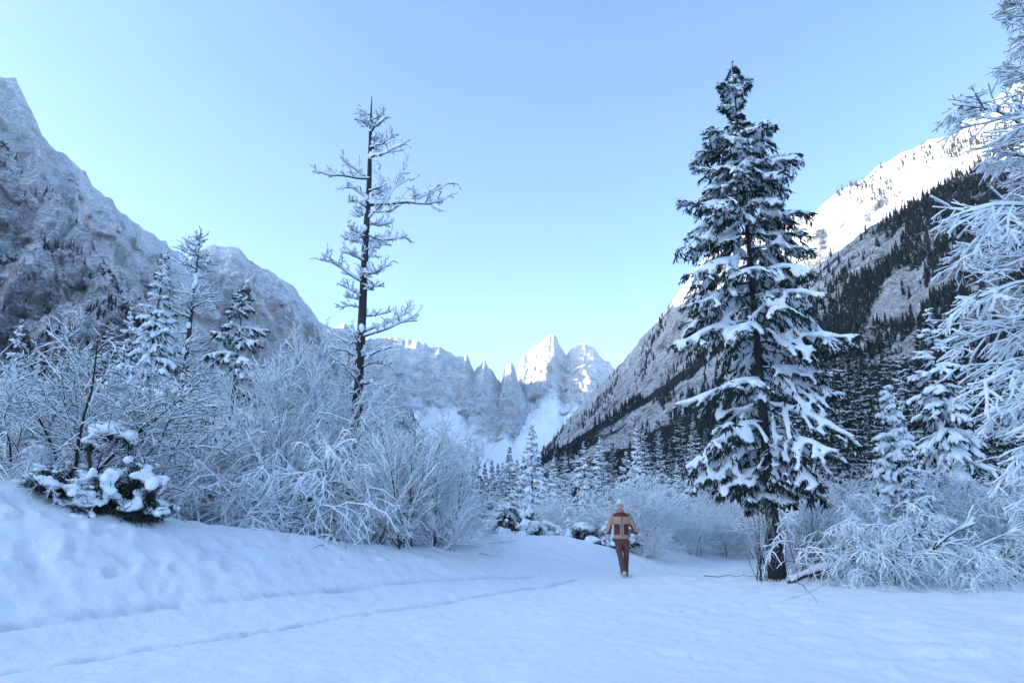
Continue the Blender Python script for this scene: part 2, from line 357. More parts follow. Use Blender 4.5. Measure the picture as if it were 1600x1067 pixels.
SLOPE['D'] = mountain('mountain_far_wall', 'distant jagged limestone wall with towers above white scree',
    [pix(150, 420, 2300), pix(300, 430, 2450), pix(420, 470, 2550), pix(515, 516, 2700), pix(538, 508, 2700), pix(560, 538, 2720), pix(600, 531, 2750), pix(640, 533, 2770), pix(690, 547, 2790), pix(712, 560, 2790), pix(729, 554, 2800), pix(741, 582, 2800), pix(757, 567, 2800), pix(772, 588, 2800), pix(783, 603, 2810), pix(791, 572, 2820), pix(803, 574, 2820), pix(812, 606, 2820), pix(840, 660, 2700)],  # first points lie hidden, placed high to throw shade on the wall
    [W(-900, 1500, 60), W(-760, 1300, 60), W(-560, 1100, 50), W(-420, 900, 40), W(-390, 880, 40), W(-360, 860, 35), W(-300, 820, 30), W(-240, 780, 30), W(-170, 740, 26), W(-140, 720, 24), W(-125, 710, 24), W(-115, 700, 22), W(-100, 690, 22), W(-90, 685, 22), W(-80, 680, 22), W(-72, 680, 22), W(-64, 680, 22), W(-54, 680, 22), W(-30, 680, 22)],
    MR_D, ((0,0),(.5,.2),(.74,.43),(1,1)), 330, 165, .050, 85, .018, 500, .3, 8, 11.1, gul=.55, masks=mask_D, apron=.70)
SLOPE['E'] = mountain('mountain_peak', 'distant double summit with its flank in sunlight',
    [pix(790, 680, 2900), pix(806, 608, 3200), pix(814, 562, 3350), pix(835, 542, 3430), pix(865, 526, 3480), pix(876, 540, 3490), pix(884, 556, 3500), pix(905, 537, 3520), pix(928, 549, 3530), pix(955, 574, 3540), pix(1000, 612, 3560), pix(1080, 640, 3580)],
    [W(-70, 800, 26), W(-60, 800, 26), W(-50, 800, 26), W(-30, 800, 26), W(-10, 800, 26), W(5, 800, 26), W(20, 800, 26), W(50, 800, 26), W(90, 800, 26), W(140, 800, 26), W(200, 800, 26), W(300, 800, 26)],
    MR_E, ((0,0),(.45,.18),(.72,.47),(1,1)), 230, 165, .06, 110, .02, 700, .4, 8, 14.9, masks=mask_E, apron=.66)
SLOPE['F'] = mountain('rock_spur', 'small dark rock spur below the distant wall',
    [pix(480, 720, 820), pix(545, 655, 880), pix(575, 632, 900), pix(605, 627, 900), pix(640, 640, 900), pix(657, 664, 890), pix(668, 705, 880), pix(685, 745, 860)],
    [W(-250, 640, 5), W(-215, 640, 5), W(-190, 640, 5), W(-160, 640, 5), W(-130, 640, 5), W(-110, 640, 5), W(-95, 640, 5), W(-85, 640, 5)],
    MR_A, ((0,0),(.4,.25),(1,1)), 120, 90, .10, 40, .05, 200, .3, 6, 2.2, masks=mask_F)
SLOPE['G2'] = mountain('mountain_right_ridge', 'bright sunlit snowy mountainside above the shaded forest slope',
    [pix(835, 735, 1500), pix(852, 704, 1480), pix(880, 668, 1450), pix(910, 632, 1420), pix(950, 592, 1380), pix(985, 556, 1320), pix(1000, 535, 1290), pix(1030, 505, 1220), pix(1060, 463, 1150), pix(1085, 430, 1120), pix(1110, 393, 1100), pix(1160, 368, 1095), pix(1225, 351, 1090), pix(1245, 337, 1085), pix(1262, 347, 1080), pix(1275, 334, 1080), pix(1300, 315, 1075), pix(1370, 265, 1065), pix(1440, 230, 1050), pix(1480, 214, 1040), pix(1530, 170, 1025), pix(1600, 130, 1000), pix(1760, 25, 950), W(1300, 700, 520), W(1500, 0, 420), W(1600, -1500, 380)],  # off-frame end kept low to let more skylight into the valley
    [W(20, 760, 8), W(30, 760, 8), W(45, 760, 8), W(60, 755, 8), W(80, 745, 8), W(95, 735, 8), W(105, 725, 8), W(125, 710, 8), W(145, 690, 8), W(160, 675, 8), W(180, 655, 8), W(205, 630, 8), W(240, 600, 8), W(250, 590, 8), W(260, 580, 8), W(268, 572, 8), W(280, 560, 8), W(310, 525, 8), W(345, 490, 8), W(365, 470, 8), W(385, 445, 8), W(410, 410, 8), W(450, 330, 8), W(480, 200, 8), W(500, -200, 8), W(500, -1500, 8)],
    MR_G2, ((0,0),(.5,.36),(1,1)), 360, 165, .05, 80, .012, 600, .3, 8, 17.3, masks=mask_G2)
SLOPE['G1'] = mountain('forested_spur', 'dark wooded mountain slope in shade with bands of snow',
    [pix(815, 748, 640), pix(870, 708, 650), pix(930, 670, 655), pix(1000, 632, 650), pix(1100, 560, 620), pix(1200, 480, 585), pix(1280, 415, 560), pix(1330, 385, 535), pix(1400, 340, 500), pix(1490, 290, 455), pix(1600, 215, 415), pix(1760, 110, 370), W(430, 200, 230), W(480, -100, 180), W(520, -800, 140)],  # beyond the frame the unseen crest is lowered to admit skylight
    [W(12, 520, 4), W(22, 470, 4), W(34, 420, 3), W(48, 370, 2), W(66, 300, 1), W(82, 245, 0), W(95, 205, 0), W(102, 185, 0), W(112, 160, -1), W(122, 135, -1), W(132, 110, -1), W(140, 70, -1), W(150, 0, -1), W(160, -200, -1), W(170, -800, -1)],
    MR_G1, ((0,0),(.4,.25),(1,1)), 340, 190, .06, 55, .02, 200, .15, 8, 21.7, masks=mask_G1)
# ------------------------------------------------------------------ plant building blocks
def unit(v): return v/(np.linalg.norm(v, axis=-1, keepdims=True)+1e-9)
class Acc:
    def __init__(self): self.v = []; self.q = []; self.t = []; self.n = 0
    def add(self, v, q=None, t=None):
        v = np.asarray(v).reshape(-1, 3)
        if q is not None and len(q): self.q.append(np.asarray(q)+self.n)
        if t is not None and len(t): self.t.append(np.asarray(t)+self.n)
        self.v.append(v); self.n += len(v)
    def mesh(self, name, smooth=True):
        return mesh_np(name, np.concatenate(self.v), np.concatenate(self.q) if self.q else None, np.concatenate(self.t) if self.t else None, smooth)
def add_tubes(acc, P, R, sides=4, flat=1.0, phase=0.0):
    """m tubes at once: P (m,n,3) centre lines, R (m,n) radii; ends closed with a tip"""
    P = np.asarray(P, float); R = np.asarray(R, float)
    if P.ndim == 2: P = P[None]; R = R[None]
    m, n, _ = P.shape
    if m == 0: return
    T = unit(np.gradient(P, axis=1))
    up = np.zeros_like(T); up[..., 2] = 1
    steep = np.abs(T[..., 2:3]) > .97
    up = np.where(steep, np.array((1., 0, 0)), up)
    S = unit(np.cross(T, up)); U = np.cross(S, T)
    a = np.arange(sides)/sides*2*np.pi+phase
    V = P[:, :, None]+R[:, :, None, None]*(np.cos(a)[None, None, :, None]*S[:, :, None]+flat*np.sin(a)[None, None, :, None]*U[:, :, None])
    V = V.reshape(m, n*sides, 3)
    tip = (P[:, -1]+T[:, -1]*R[:, -1:]*.8)[:, None]
    V = np.concatenate([V, tip], 1)
    i = np.arange(n-1)[:, None]*sides; j = np.arange(sides)[None]
    q = np.stack([i+j, i+(j+1) % sides, i+sides+(j+1) % sides, i+sides+j], -1).reshape(-1, 4)
    jj = np.arange(sides); base = (n-1)*sides
    t = np.stack([base+jj, base+(jj+1) % sides, np.full(sides, n*sides)], -1)
    off = np.arange(m)*(n*sides+1)
    acc.add(V, (q[None]+off[:, None, None]).reshape(-1, 4), (t[None]+off[:, None, None]).reshape(-1, 3))
def add_blades(acc, O, D, L, Wd, S):
    """leaf shaped blades: origin, direction, length, half width, side vector"""
    mid = O+D*(L*.45)[:, None]
    V = np.stack([O, mid+S*Wd[:, None], O+D*L[:, None], mid-S*Wd[:, None]], 1)
    acc.add(V, np.arange(len(O)*4).reshape(-1, 4))
def grow(st, d, L, n, droop, wig, r):
    P = [st]; d = unit(d); step = (L/(n-1))[:, None]
    dr = np.broadcast_to(np.asarray(droop, float), L.shape)
    for i in range(n-1):
        d = d+r.normal(size=d.shape)*wig; d[:, 2] -= dr/(n-1)
        d = unit(d); P.append(P[-1]+d*step)
    return np.stack(P, 1)
def spawn(P, k, t0, t1, ang, spread, r, flat=0.0, lift=0.0):
    """k children on every branch: start points, directions, position along the parent, parent index"""
    m, n, _ = P.shape
    par = np.repeat(np.arange(m), k)
    t = t0+(t1-t0)*(np.tile((np.arange(k)+.5)/k, m)+r.uniform(-.5, .5, m*k)/k)
    x = np.clip(t, 0, .999)*(n-1); i = x.astype(int); f = (x-i)[:, None]
    st = P[par, i]*(1-f)+P[par, i+1]*f
    T = unit(P[par, i+1]-P[par, i])
    up = np.where(np.abs(T[:, 2:3]) > .95, np.array((1., 0, 0)), np.array((0., 0, 1)))
    S = unit(np.cross(T, up)); U = np.cross(S, T)
    sgn = np.where(np.tile(np.arange(k), m) % 2 == 0, 1., -1.)
    az = r.uniform(0, 2*np.pi, m*k)
    azf = np.where(sgn > 0, 0, np.pi)+r.normal(size=m*k)*.35
    az = np.where(r.uniform(size=m*k) < flat, azf, az)
    a = np.radians(ang+r.normal(size=m*k)*spread)
    d = T*np.cos(a)[:, None]+(S*np.cos(az)[:, None]+U*np.sin(az)[:, None])*np.sin(a)[:, None]
    d[:, 2] += lift
    return st, unit(d), t, par
def snow_on(acc, P, Rb, thick, r, sides=4, flat=1.0, gap=.15, steepcut=.55, lift=.95):
    """snow lying along the top of branches; less of it where they stand upright"""
    m, n, _ = P.shape
    T = unit(np.gradient(P, axis=1)); hz = np.sqrt(np.clip(1-T[..., 2]**2, 0, 1))
    k = np.clip((hz-.12)/(steepcut), .12, 1)
    th = np.broadcast_to(np.asarray(thick, float).reshape(-1, 1), (m, n))*k*r.uniform(.65, 1.3, (m, 1))*r.uniform(.75, 1.25, (m, n))
    th = np.where(r.uniform(size=(m, n)) < gap, th*.45, th)
    Q = P.copy(); Q[..., 2] += Rb*.45+th*lift*hz
    add_tubes(acc, Q, th+Rb*.55, sides, flat, math.pi/4)

def mat_bark(name, c=(.055, .045, .04)):
    n = NT(name); v = n.coord((1, 1, .25)); k = n.noise(v, 14, 5, .65)
    return n.fin(n.mix(k, tuple(x*.6 for x in c), tuple(x*1.6 for x in c)), .9, n.bump(k, .6, .02), .2)
def mat_needles(name, a=(.018, .032, .028), b=(.04, .06, .045)):
    n = NT(name); k = n.noise(n.coord(), 2.3, 4, .7)
    m = n.fin(n.mix(k, a, b), .75, None, .2); return m
M_BARK = mat_bark('dark_bark', (.045, .04, .04)); M_TWIG = mat_bark('twig_bark', (.042, .037, .036)); M_LARCH = mat_bark('larch_bark', (.05, .044, .043))
M_NEEDLE = mat_needles('spruce_needles', (.012, .024, .022), (.03, .048, .036)); M_PINE = mat_needles('pine_needles', (.018, .03, .026), (.036, .05, .042))
M_SNOW = mat_snow('branch_snow', 14.0, .02); M_FROST = mat_snow('twig_frost', 30.0, .01)

def zmax(parts): return max(float(np.array([v.co.z for v in me.vertices]).max()) if len(me.vertices) < 50 else float(_zs(me)) for _, me, _ in parts)
def _zs(me):
    a = np.empty(len(me.vertices)*3, np.float32); me.vertices.foreach_get('co', a); return np.percentile(a[2::3], 99.7)
STUFF = {'branches', 'crown', 'snow_cover', 'needles', 'snow_cap'}
def thing(name, parts, loc, label, cat, group=None, rz=0.0, sc=1.0, tilt=(0, 0)):
    root = bpy.data.objects.new(name, None); COL.objects.link(root); root.empty_display_size = .3
    root.location = loc; root.rotation_euler = (tilt[0], tilt[1], rz); root.scale = (sc, sc, sc) if np.isscalar(sc) else sc
    tag(root, label, cat, group)
    for pn, me, mt in parts:
        o = link(pn, me, mt, root)
        if pn in STUFF: o['kind'] = 'stuff'
    return root

def fused(acc, name, voxel, smooth=4, fac=.5):
    me = acc.mesh(name+'_raw'); ob = bpy.data.objects.new(name+'_raw', me); COL.objects.link(ob)
    m = ob.modifiers.new('r', 'REMESH'); m.mode = 'VOXEL'; m.voxel_size = voxel
    if smooth: s = ob.modifiers.new('s', 'SMOOTH'); s.iterations = smooth; s.factor = fac
    dg = bpy.context.evaluated_depsgraph_get(); out = bpy.data.meshes.new_from_object(ob.evaluated_get(dg)); out.name = name
    bpy.data.objects.remove(ob); bpy.data.meshes.remove(me)
    out.polygons.foreach_set('use_smooth', np.ones(len(out.polygons), bool)); return out
# -------- conifers
def conifer(H, prof, seed, base=.08, gap=.5, nb=6, nside=9, snow=1.0, blade=.28, tr=.14, ndense=2, sub=0, steep=(25, -18), droop=.5, segs=5, skip=0.0, snowr=.10, fuse=0.0):
    """prof: list of (height fraction, branch length in metres)"""
    r = np.random.default_rng(seed)
    tk, fo, sn, br = Acc(), Acc(), Acc(), Acc()
    z = np.linspace(-.25, H, 10); lean = np.cumsum(r.normal(size=(10, 2))*.012*H/10, 0)
    TP = np.stack([lean[:, 0]-lean[1, 0], lean[:, 1]-lean[1, 1], z], 1)
    TR = tr*(1-.95*np.clip(z/H, 0, 1)**.62); TR[0] *= 1.25
    add_tubes(tk, TP, TR, 9)
    at = lambda h: np.stack([np.interp(h, z, TP[:, 0]), np.interp(h, z, TP[:, 1]), h], -1)
    hs = []; h = base*H
    while h < H*.985:
        k = max(3, int(round(nb*(1-.35*h/H)))); az0 = r.uniform(0, 6.28)
        for j in range(k):
            if r.uniform() < skip: continue
            hs.append((h+r.uniform(-.3, .3)*gap, az0+6.283*j/k+r.normal()*.25))
        h += gap*(1.1-.55*h/H)
    hs = np.array(hs); hh = np.clip(hs[:, 0], base*H, H*.99); az = hs[:, 1]; fr = hh/H
    L = np.interp(fr, [p[0] for p in prof], [p[1] for p in prof])*r.uniform(.72, 1.12, len(hh))
    el = np.radians(np.interp(fr, [0, .5, .85, 1], [steep[1], (steep[0]+steep[1])*.5, steep[0], 55])+r.normal(size=len(hh))*5)
    D = np.stack([np.cos(az)*np.cos(el), np.sin(az)*np.cos(el), np.sin(el)], 1)
    dr = droop*np.interp(fr, [0, .6, 1], [1.0, .7, .1])*r.uniform(.6, 1.4, len(hh))
    P = grow(at(hh), D, L, segs, dr, .05, r)
    P[:, -1, 2] += .05*L                                            # tips turn up a little
    Rb = (.012+.012*L)[:, None]*np.linspace(1, .3, segs)[None]
    add_tubes(br, P, Rb, 4)
    # side shoots
    st, d, t, par = spawn(P, nside, .07, .98, 52, 9, r, .93)
    Ls = L[par]*(.50*(1-t)+.10)*r.uniform(.7, 1.25, len(t))+.05
    Q = grow(st, d, Ls, 4, dr[par]*.9+.35, .05, r)
    lev = [(P, L, np.zeros(len(L), int)), (Q, Ls, par)]
    if sub:
        st2, d2, t2, p2 = spawn(Q, sub, .25, .98, 48, 10, r, .9)
        L2 = Ls[p2]*(.42*(1-t2)+.14)*r.uniform(.7, 1.3, len(t2))+.04
        lev.append((grow(st2, d2, L2, 3, .75, .06, r), L2, p2))
    for li, (Pp, Lp, _) in enumerate(lev):
        m, n, _ = Pp.shape
        k = {0: ndense*3, 1: ndense*3, 2: ndense*2}[li] if sub else {0: ndense*3, 1: ndense*3}[li]
        o, dd, tt, pp = spawn(Pp, k, .12 if li else .3, 1.0, 38, 14, r, .5)
        dd = unit(dd+np.stack([np.zeros(len(tt)), np.zeros(len(tt)), -r.uniform(.15, 1.1, len(tt))], 1))
        bl = blade*r.uniform(.55, 1.25, len(tt))*(.35+.65*np.clip(Lp[pp]/.7, 0, 1))
        s = unit(np.cross(dd, r.normal(size=dd.shape)))
        add_blades(fo, o, dd, bl, bl*.11, s)
    # snow pads
    if snow > 0:
        bw = (snowr*snow*(.55+.45*np.clip(L/1.6, 0, 1.4)))
        prof0 = np.interp(np.linspace(0, 1, segs), [0, .25, .7, 1], [.35, .95, 1.0, .55])
        Ps = P.copy(); rr = bw[:, None]*prof0[None]*r.uniform(.75, 1.3, P.shape[:2]); Ps[..., 2] += rr*.35
        add_tubes(sn, Ps, rr, 7, .62)
        keep = r.uniform(size=len(Ls)) < .9
        Qs = Q[keep]; w0 = (snowr*snow*.72*(.45+.55*np.clip(Ls[keep]/.7, 0, 1.3)))*r.uniform(.55, 1.3, keep.sum())
        rr = w0[:, None]*np.array([.7, 1.05, 1.0, .62])[None]*r.uniform(.75, 1.3, Qs.shape[:2]); Qs = Qs.copy(); Qs[..., 2] += rr*.35
        add_tubes(sn, Qs, rr, 6, .6)
        if sub:
            P2, L2, p2 = lev[2]; kp = r.uniform(size=len(L2)) < .72
            w0 = snowr*snow*.5*r.uniform(.45, 1.2, kp.sum())
            rr = w0[:, None]*np.array([.8, 1.0, .6])[None]*r.uniform(.8, 1.25, (kp.sum(), 3)); Q2 = P2[kp].copy(); Q2[..., 2] += rr*.3
            add_tubes(sn, Q2, rr, 5, .65)
    # leader
    top = at(np.array([H*.985]))
    k = 26; o = at(r.uniform(.93, 1.0, k)*H); dd = unit(np.stack([r.normal(size=k), r.normal(size=k), r.uniform(1.2, 3.0, k)], 1))
    o[:, 2] = r.uniform(.955, 1.0, k)*H; add_blades(fo, o, dd, blade*r.uniform(.2, .45, k), np.full(k, blade*.04), unit(np.cross(dd, r.normal(size=dd.shape))))
    parts = [('trunk', tk.mesh('trunk'), M_BARK), ('branches', br.mesh('branches'), M_BARK), ('crown', fo.mesh('crown', False), M_NEEDLE)]
    if snow > 0: parts.append(('snow_cover', fused(sn, 'snow_cover', fuse, 3, .4) if fuse else sn.mesh('snow_cover'), M_SNOW))
    return parts

# -------- bare frosted shrubs and trees
def shrub(seed, nst=9, H=3.2, lean=(12, 50), k1=9, k2=7, k3=0, stem_r=.022, thick=.014, droop=.25, twig=.45, wig=.09, angs=(38, 42, 45), flat=.3, up=.12, azr=(0, 6.283), spread=.25, steep=.55, bd=(0.3, .4), gap=.15):
    r = np.random.default_rng(seed)
    br, sn = Acc(), Acc()
    az = r.uniform(azr[0], azr[1], nst); el = np.radians(90-r.uniform(lean[0], lean[1], nst))
    st = np.stack([r.normal(size=nst)*spread, r.normal(size=nst)*spread, np.full(nst, -.15)], 1)
    d = np.stack([np.cos(az)*np.cos(el), np.sin(az)*np.cos(el), np.sin(el)], 1)
    L = H*r.uniform(.7, 1.2, nst)
    P = grow(st, d, L, 8, droop*r.uniform(.5, 1.6, nst), wig, r)
    R0 = stem_r*r.uniform(.7, 1.3, nst)[:, None]*np.linspace(1, .25, 8)[None]
    add_tubes(br, P, R0, 5); snow_on(sn, P, R0, thick*1.25, r, 5, 1.1, gap, steep)
    s1, d1, t1, p1 = spawn(P, k1, .18, .99, angs[0], 12, r, flat, up)
    L1 = L[p1]*(.52*(1-t1)+.16)*r.uniform(.6, 1.3, len(t1))
    P1 = grow(s1, d1, L1, 5, droop*bd[0]*3*r.uniform(.3, 1.5, len(L1)), wig, r); R1 = stem_r*.42*np.linspace(1, .4, 5)[None]*np.ones((len(L1), 1))
    add_tubes(br, P1, R1, 3); snow_on(sn, P1, R1, thick, r, 4, 1.1, gap, steep)
    s2, d2, t2, p2 = spawn(P1, k2, .15, 1.0, angs[1], 13, r, flat, up*.8)
    L2 = (L1[p2]*(.45*(1-t2)+.12)+twig*.25)*r.uniform(.6, 1.3, len(t2))
    P2 = grow(s2, d2, L2, 4, droop*bd[1]*2.5*r.uniform(.2, 1.5, len(L2)), wig*1.2, r); R2 = stem_r*.30*np.linspace(1, .5, 4)[None]*np.ones((len(L2), 1))
    add_tubes(br, P2, R2, 3); snow_on(sn, P2, R2, thick*.85, r, 4, 1.1, gap, steep)
    if k3:
        s3, d3, t3, p3 = spawn(P2, k3, .2, 1.0, angs[2], 14, r, flat, up*.6)
        L3 = (L2[p3]*.32+twig*.15)*r.uniform(.6, 1.3, len(t3))
        P3 = grow(s3, d3, L3, 3, droop*.4, wig, r); R3 = stem_r*.22*np.ones((len(L3), 3)); add_tubes(br, P3, R3, 3)
        snow_on(sn, P3, R3, thick*.72, r, 3, 1.1, gap, steep)
    return [('branches', br.mesh('branches'), M_TWIG), ('snow_cover', sn.mesh('snow_cover'), M_FROST)]

# -------- low pines buried in snow
_ico = None
def ico(sub=2):
    import bmesh
    b = bmesh.new(); bmesh.ops.create_icosphere(b, subdivisions=sub, radius=1); v = np.array([x.co[:] for x in b.verts]); f = np.array([[q.index for q in p.verts] for p in b.faces]); b.free(); return v, f
ICO2 = ico(2); ICO3 = ico(3)
def add_lump(acc, c, rad, seed, flat=.65, bumpy=.22, hi=False):
    v, f = ICO3 if hi else ICO2
    n = fbm(v[:, 0]*1.6+seed*3.1, v[:, 1]*1.6+seed, v[:, 2]*1.6, 3)
    p = v*(1+bumpy*n)[:, None]*np.array((1, 1, flat))*rad; acc.add(p+np.asarray(c), None, f)
def low_pine(seed, n=26, wx=1.5, wy=1.0, h=.9, lump=.17, blade=.20):
    r = np.random.default_rng(seed); fo, sn, br = Acc(), Acc(), Acc()
    a = r.uniform(0, 6.283, n); q = np.sqrt(r.uniform(0, 1, n))
    tip = np.stack([np.cos(a)*q*wx, np.sin(a)*q*wy, h*(1-.8*q**2)*r.uniform(.35, 1.15, n)+.06], 1)
    P = np.stack([tip*np.array((.35, .35, 0))+np.array((0, 0, -.12)), tip*np.array((.7, .7, .2)), tip*np.array((.92, .92, .65)), tip], 1)
    add_tubes(br, P, np.tile(np.array([.03, .025, .02, .012]), (n, 1)), 5)
    for i in range(n):
        k = 130; f = r.uniform(0, 1, (k, 1))**.7; o = P[i, 1]*(1-f)+tip[i]*f+r.normal(size=(k, 3))*np.array((.10, .10, .06)); o[:, 2] = np.maximum(o[:, 2], -.03)
        d = unit(r.normal(size=(k, 3))+np.array((0, 0, .1))+unit(tip[i])*.6)
        add_blades(fo, o, d, blade*r.uniform(.6, 1.2, k), np.full(k, .011), unit(np.cross(d, r.normal(size=(k, 3)))))
        for j in range(r.integers(5, 10)):
            add_lump(sn, tip[i]+r.normal(size=3)*np.array((.12, .12, .05))+np.array((0, 0, .04)), lump*r.uniform(.30, .85), seed+i*9+j, .7, .5)
    return [('branches', br.mesh('branches'), M_BARK), ('needles', fo.mesh('needles', False), M_PINE), ('snow_cover', fused(sn, 'snow_cover', .042, 3), M_SNOW)]
# ------------------------------------------------------------------ woods on the mountainsides (too far to count)
M_FARWOOD = NT('far_needles')
def _fw():
    n = M_FARWOOD; g = n.n('ShaderNodeNewGeometry'); sp = n.n('ShaderNodeSeparateXYZ'); n.l(g.outputs['Normal'], sp.inputs[0])
    k = n.noise(n.coord(), .35, 4, .7)
    m = n.math('ADD', sp.outputs[2], n.math('MULTIPLY', n.math('SUBTRACT', k, .5), 1.6))
    mr = n.n('ShaderNodeMapRange'); n.l(m, mr.inputs[0]); mr.inputs[1].default_value = .30; mr.inputs[2].default_value = .62
    return n.fin(n.mix(mr.outputs[0], (.030, .034, .034), (.55, .57, .60)), .9, None, .1)
_fw()
def slope_wood(name, label, key, count, hgt, seed, mask, wid=.19, t0=.02, t1=1.0):
    r = np.random.default_rng(seed); P = SLOPE[key]; nr, nc, _ = P.shape
    a = P[1:, :-1]-P[:-1, :-1]; c = P[:-1, 1:]-P[:-1, :-1]; ar = np.linalg.norm(np.cross(a, c), axis=-1)
    i, j = np.meshgrid(np.arange(nr-1), np.arange(nc-1), indexing='ij')
    ctr = P[:-1, :-1]; ang = ctr[..., 0]/np.maximum(ctr[..., 1], 1)
    wgt = ar*mask(ctr, i/(nr-1), j/(nc-1))*(np.abs(ang) < 1.0)*(ctr[..., 1] > 60)*(i/(nr-1) >= t0)*(i/(nr-1) <= t1)
    wgt = np.clip(wgt, 0, None).ravel(); k = r.choice(len(wgt), count, p=wgt/wgt.sum())
    fi, fj = i.ravel()[k], j.ravel()[k]; u, v = r.uniform(size=(2, count, 1))
    o = P[fi, fj]+(P[fi+1, fj]-P[fi, fj])*u+(P[fi, fj+1]-P[fi, fj])*v
    h = hgt*r.uniform(.30, 1.2, count); acc = Acc(); S = 5; ph = r.uniform(0, 6.28, (count, 1))
    for lo, hi, w0 in ((-.05, .5, 1.0), (.25, .78, .72), (.55, 1.05, .42)):
        a = ph+np.arange(S)[None]/S*6.283+r.normal(size=(count, S))*.25
        rad = (h*wid*w0)[:, None]*r.uniform(.6, 1.35, (count, S))
        ring = np.stack([np.cos(a)*rad, np.sin(a)*rad, (lo*h)[:, None]-.12*rad+r.normal(size=(count, S))*.03*h[:, None]], -1)+o[:, None]
        tip = o+np.stack([r.normal(size=count)*.02*h, r.normal(size=count)*.02*h, hi*h], -1)
        V = np.concatenate([ring, tip[:, None]], 1); q = np.arange(S)
        t = np.stack([q, (q+1) % S, np.full(S, S)], -1)[None]+(np.arange(count)*(S+1))[:, None, None]
        acc.add(V, None, t.reshape(-1, 3))
    ob = link(name, acc.mesh(name, False), M_FARWOOD.m); ob['kind'] = 'stuff'; ob['label'] = label
nz = lambda c, s, k, o=4: fbm(c[..., 0]/s, c[..., 1]/s, c[..., 2]/s+k, o)
slope_wood('slope_forest', 'dark spruce and larch wood covering the shaded right hand slope', 'G1', 9800, 8.8, 5,
           lambda c, t, s: np.clip(.25+1.9*nz(c, 60, 3.3)-.30*sstep(.25, .8, t)+.6*sstep(.92, 1, t), .01, 1.6))
slope_wood('ridge_forest', 'thin band of trees on the ridge left of the sunlit mountainside', 'G2', 3800, 11, 6,
           lambda c, t, s: np.clip(.25+1.3*nz(c, 110, 7.3)-.2*t, .0, 1.3)*(s < .40)+.05*np.clip(nz(c, 60, 1.3), 0, 1)*(t < .35), .15)
slope_wood('cliff_forest', 'scattered dark trees on ledges of the near cliff', 'A', 1300, 5, 7,
           lambda c, t, s: np.clip(-.1+1.6*nz(c, 45, 5.3), 0, 1.5)*(1-.6*t))
slope_wood('spur_forest', 'dark trees clinging to the small rock spur', 'F', 170, 9, 8, lambda c, t, s: np.clip(.3+nz(c, 40, 2.3), 0, 1.5))

# ------------------------------------------------------------------ plants in place
def on_ground(px, depth, dz=-.03):
    p = pix(px, 800, depth); return np.array((p[0], depth, float(ground_z(p[0], depth))+dz))
def height_for(py, depth, z0): return pix(800, py, depth)[2]-z0
# the large spruce beside the track
b = ground_hit(1215, 903); H = height_for(96, b[1], b[2])
zf = lambda y: (pix(800, y, b[1])[2]-b[2])/H
hw = lambda px, y: px/FOC*b[1]/(math.cos(PITCH)-(533.5-y)/FOC*math.sin(PITCH))
sp_prof = [(zf(790), .3), (zf(740), hw(95, 740)), (zf(690), hw(140, 690)), (zf(600), hw(150, 650)), (zf(480), hw(134, 540)), (zf(380), hw(114, 430)), (zf(290), hw(92, 325)), (zf(215), hw(74, 240)), (zf(198), hw(16, 190)), (zf(180), hw(9, 175)), (zf(156), hw(36, 150)), (zf(130), hw(15, 120)), (zf(110), hw(4, 120)), (1, .01)]
hero = conifer(H, sp_prof, 44, zf(765), .52, 5, 12, 1.0, .24, .185, 4, 4, (12, -8), .80, 7, .10, .10, .058)
thing('spruce_tree', hero, b, 'tall snow laden spruce with bare lower trunk beside the track', 'tree')

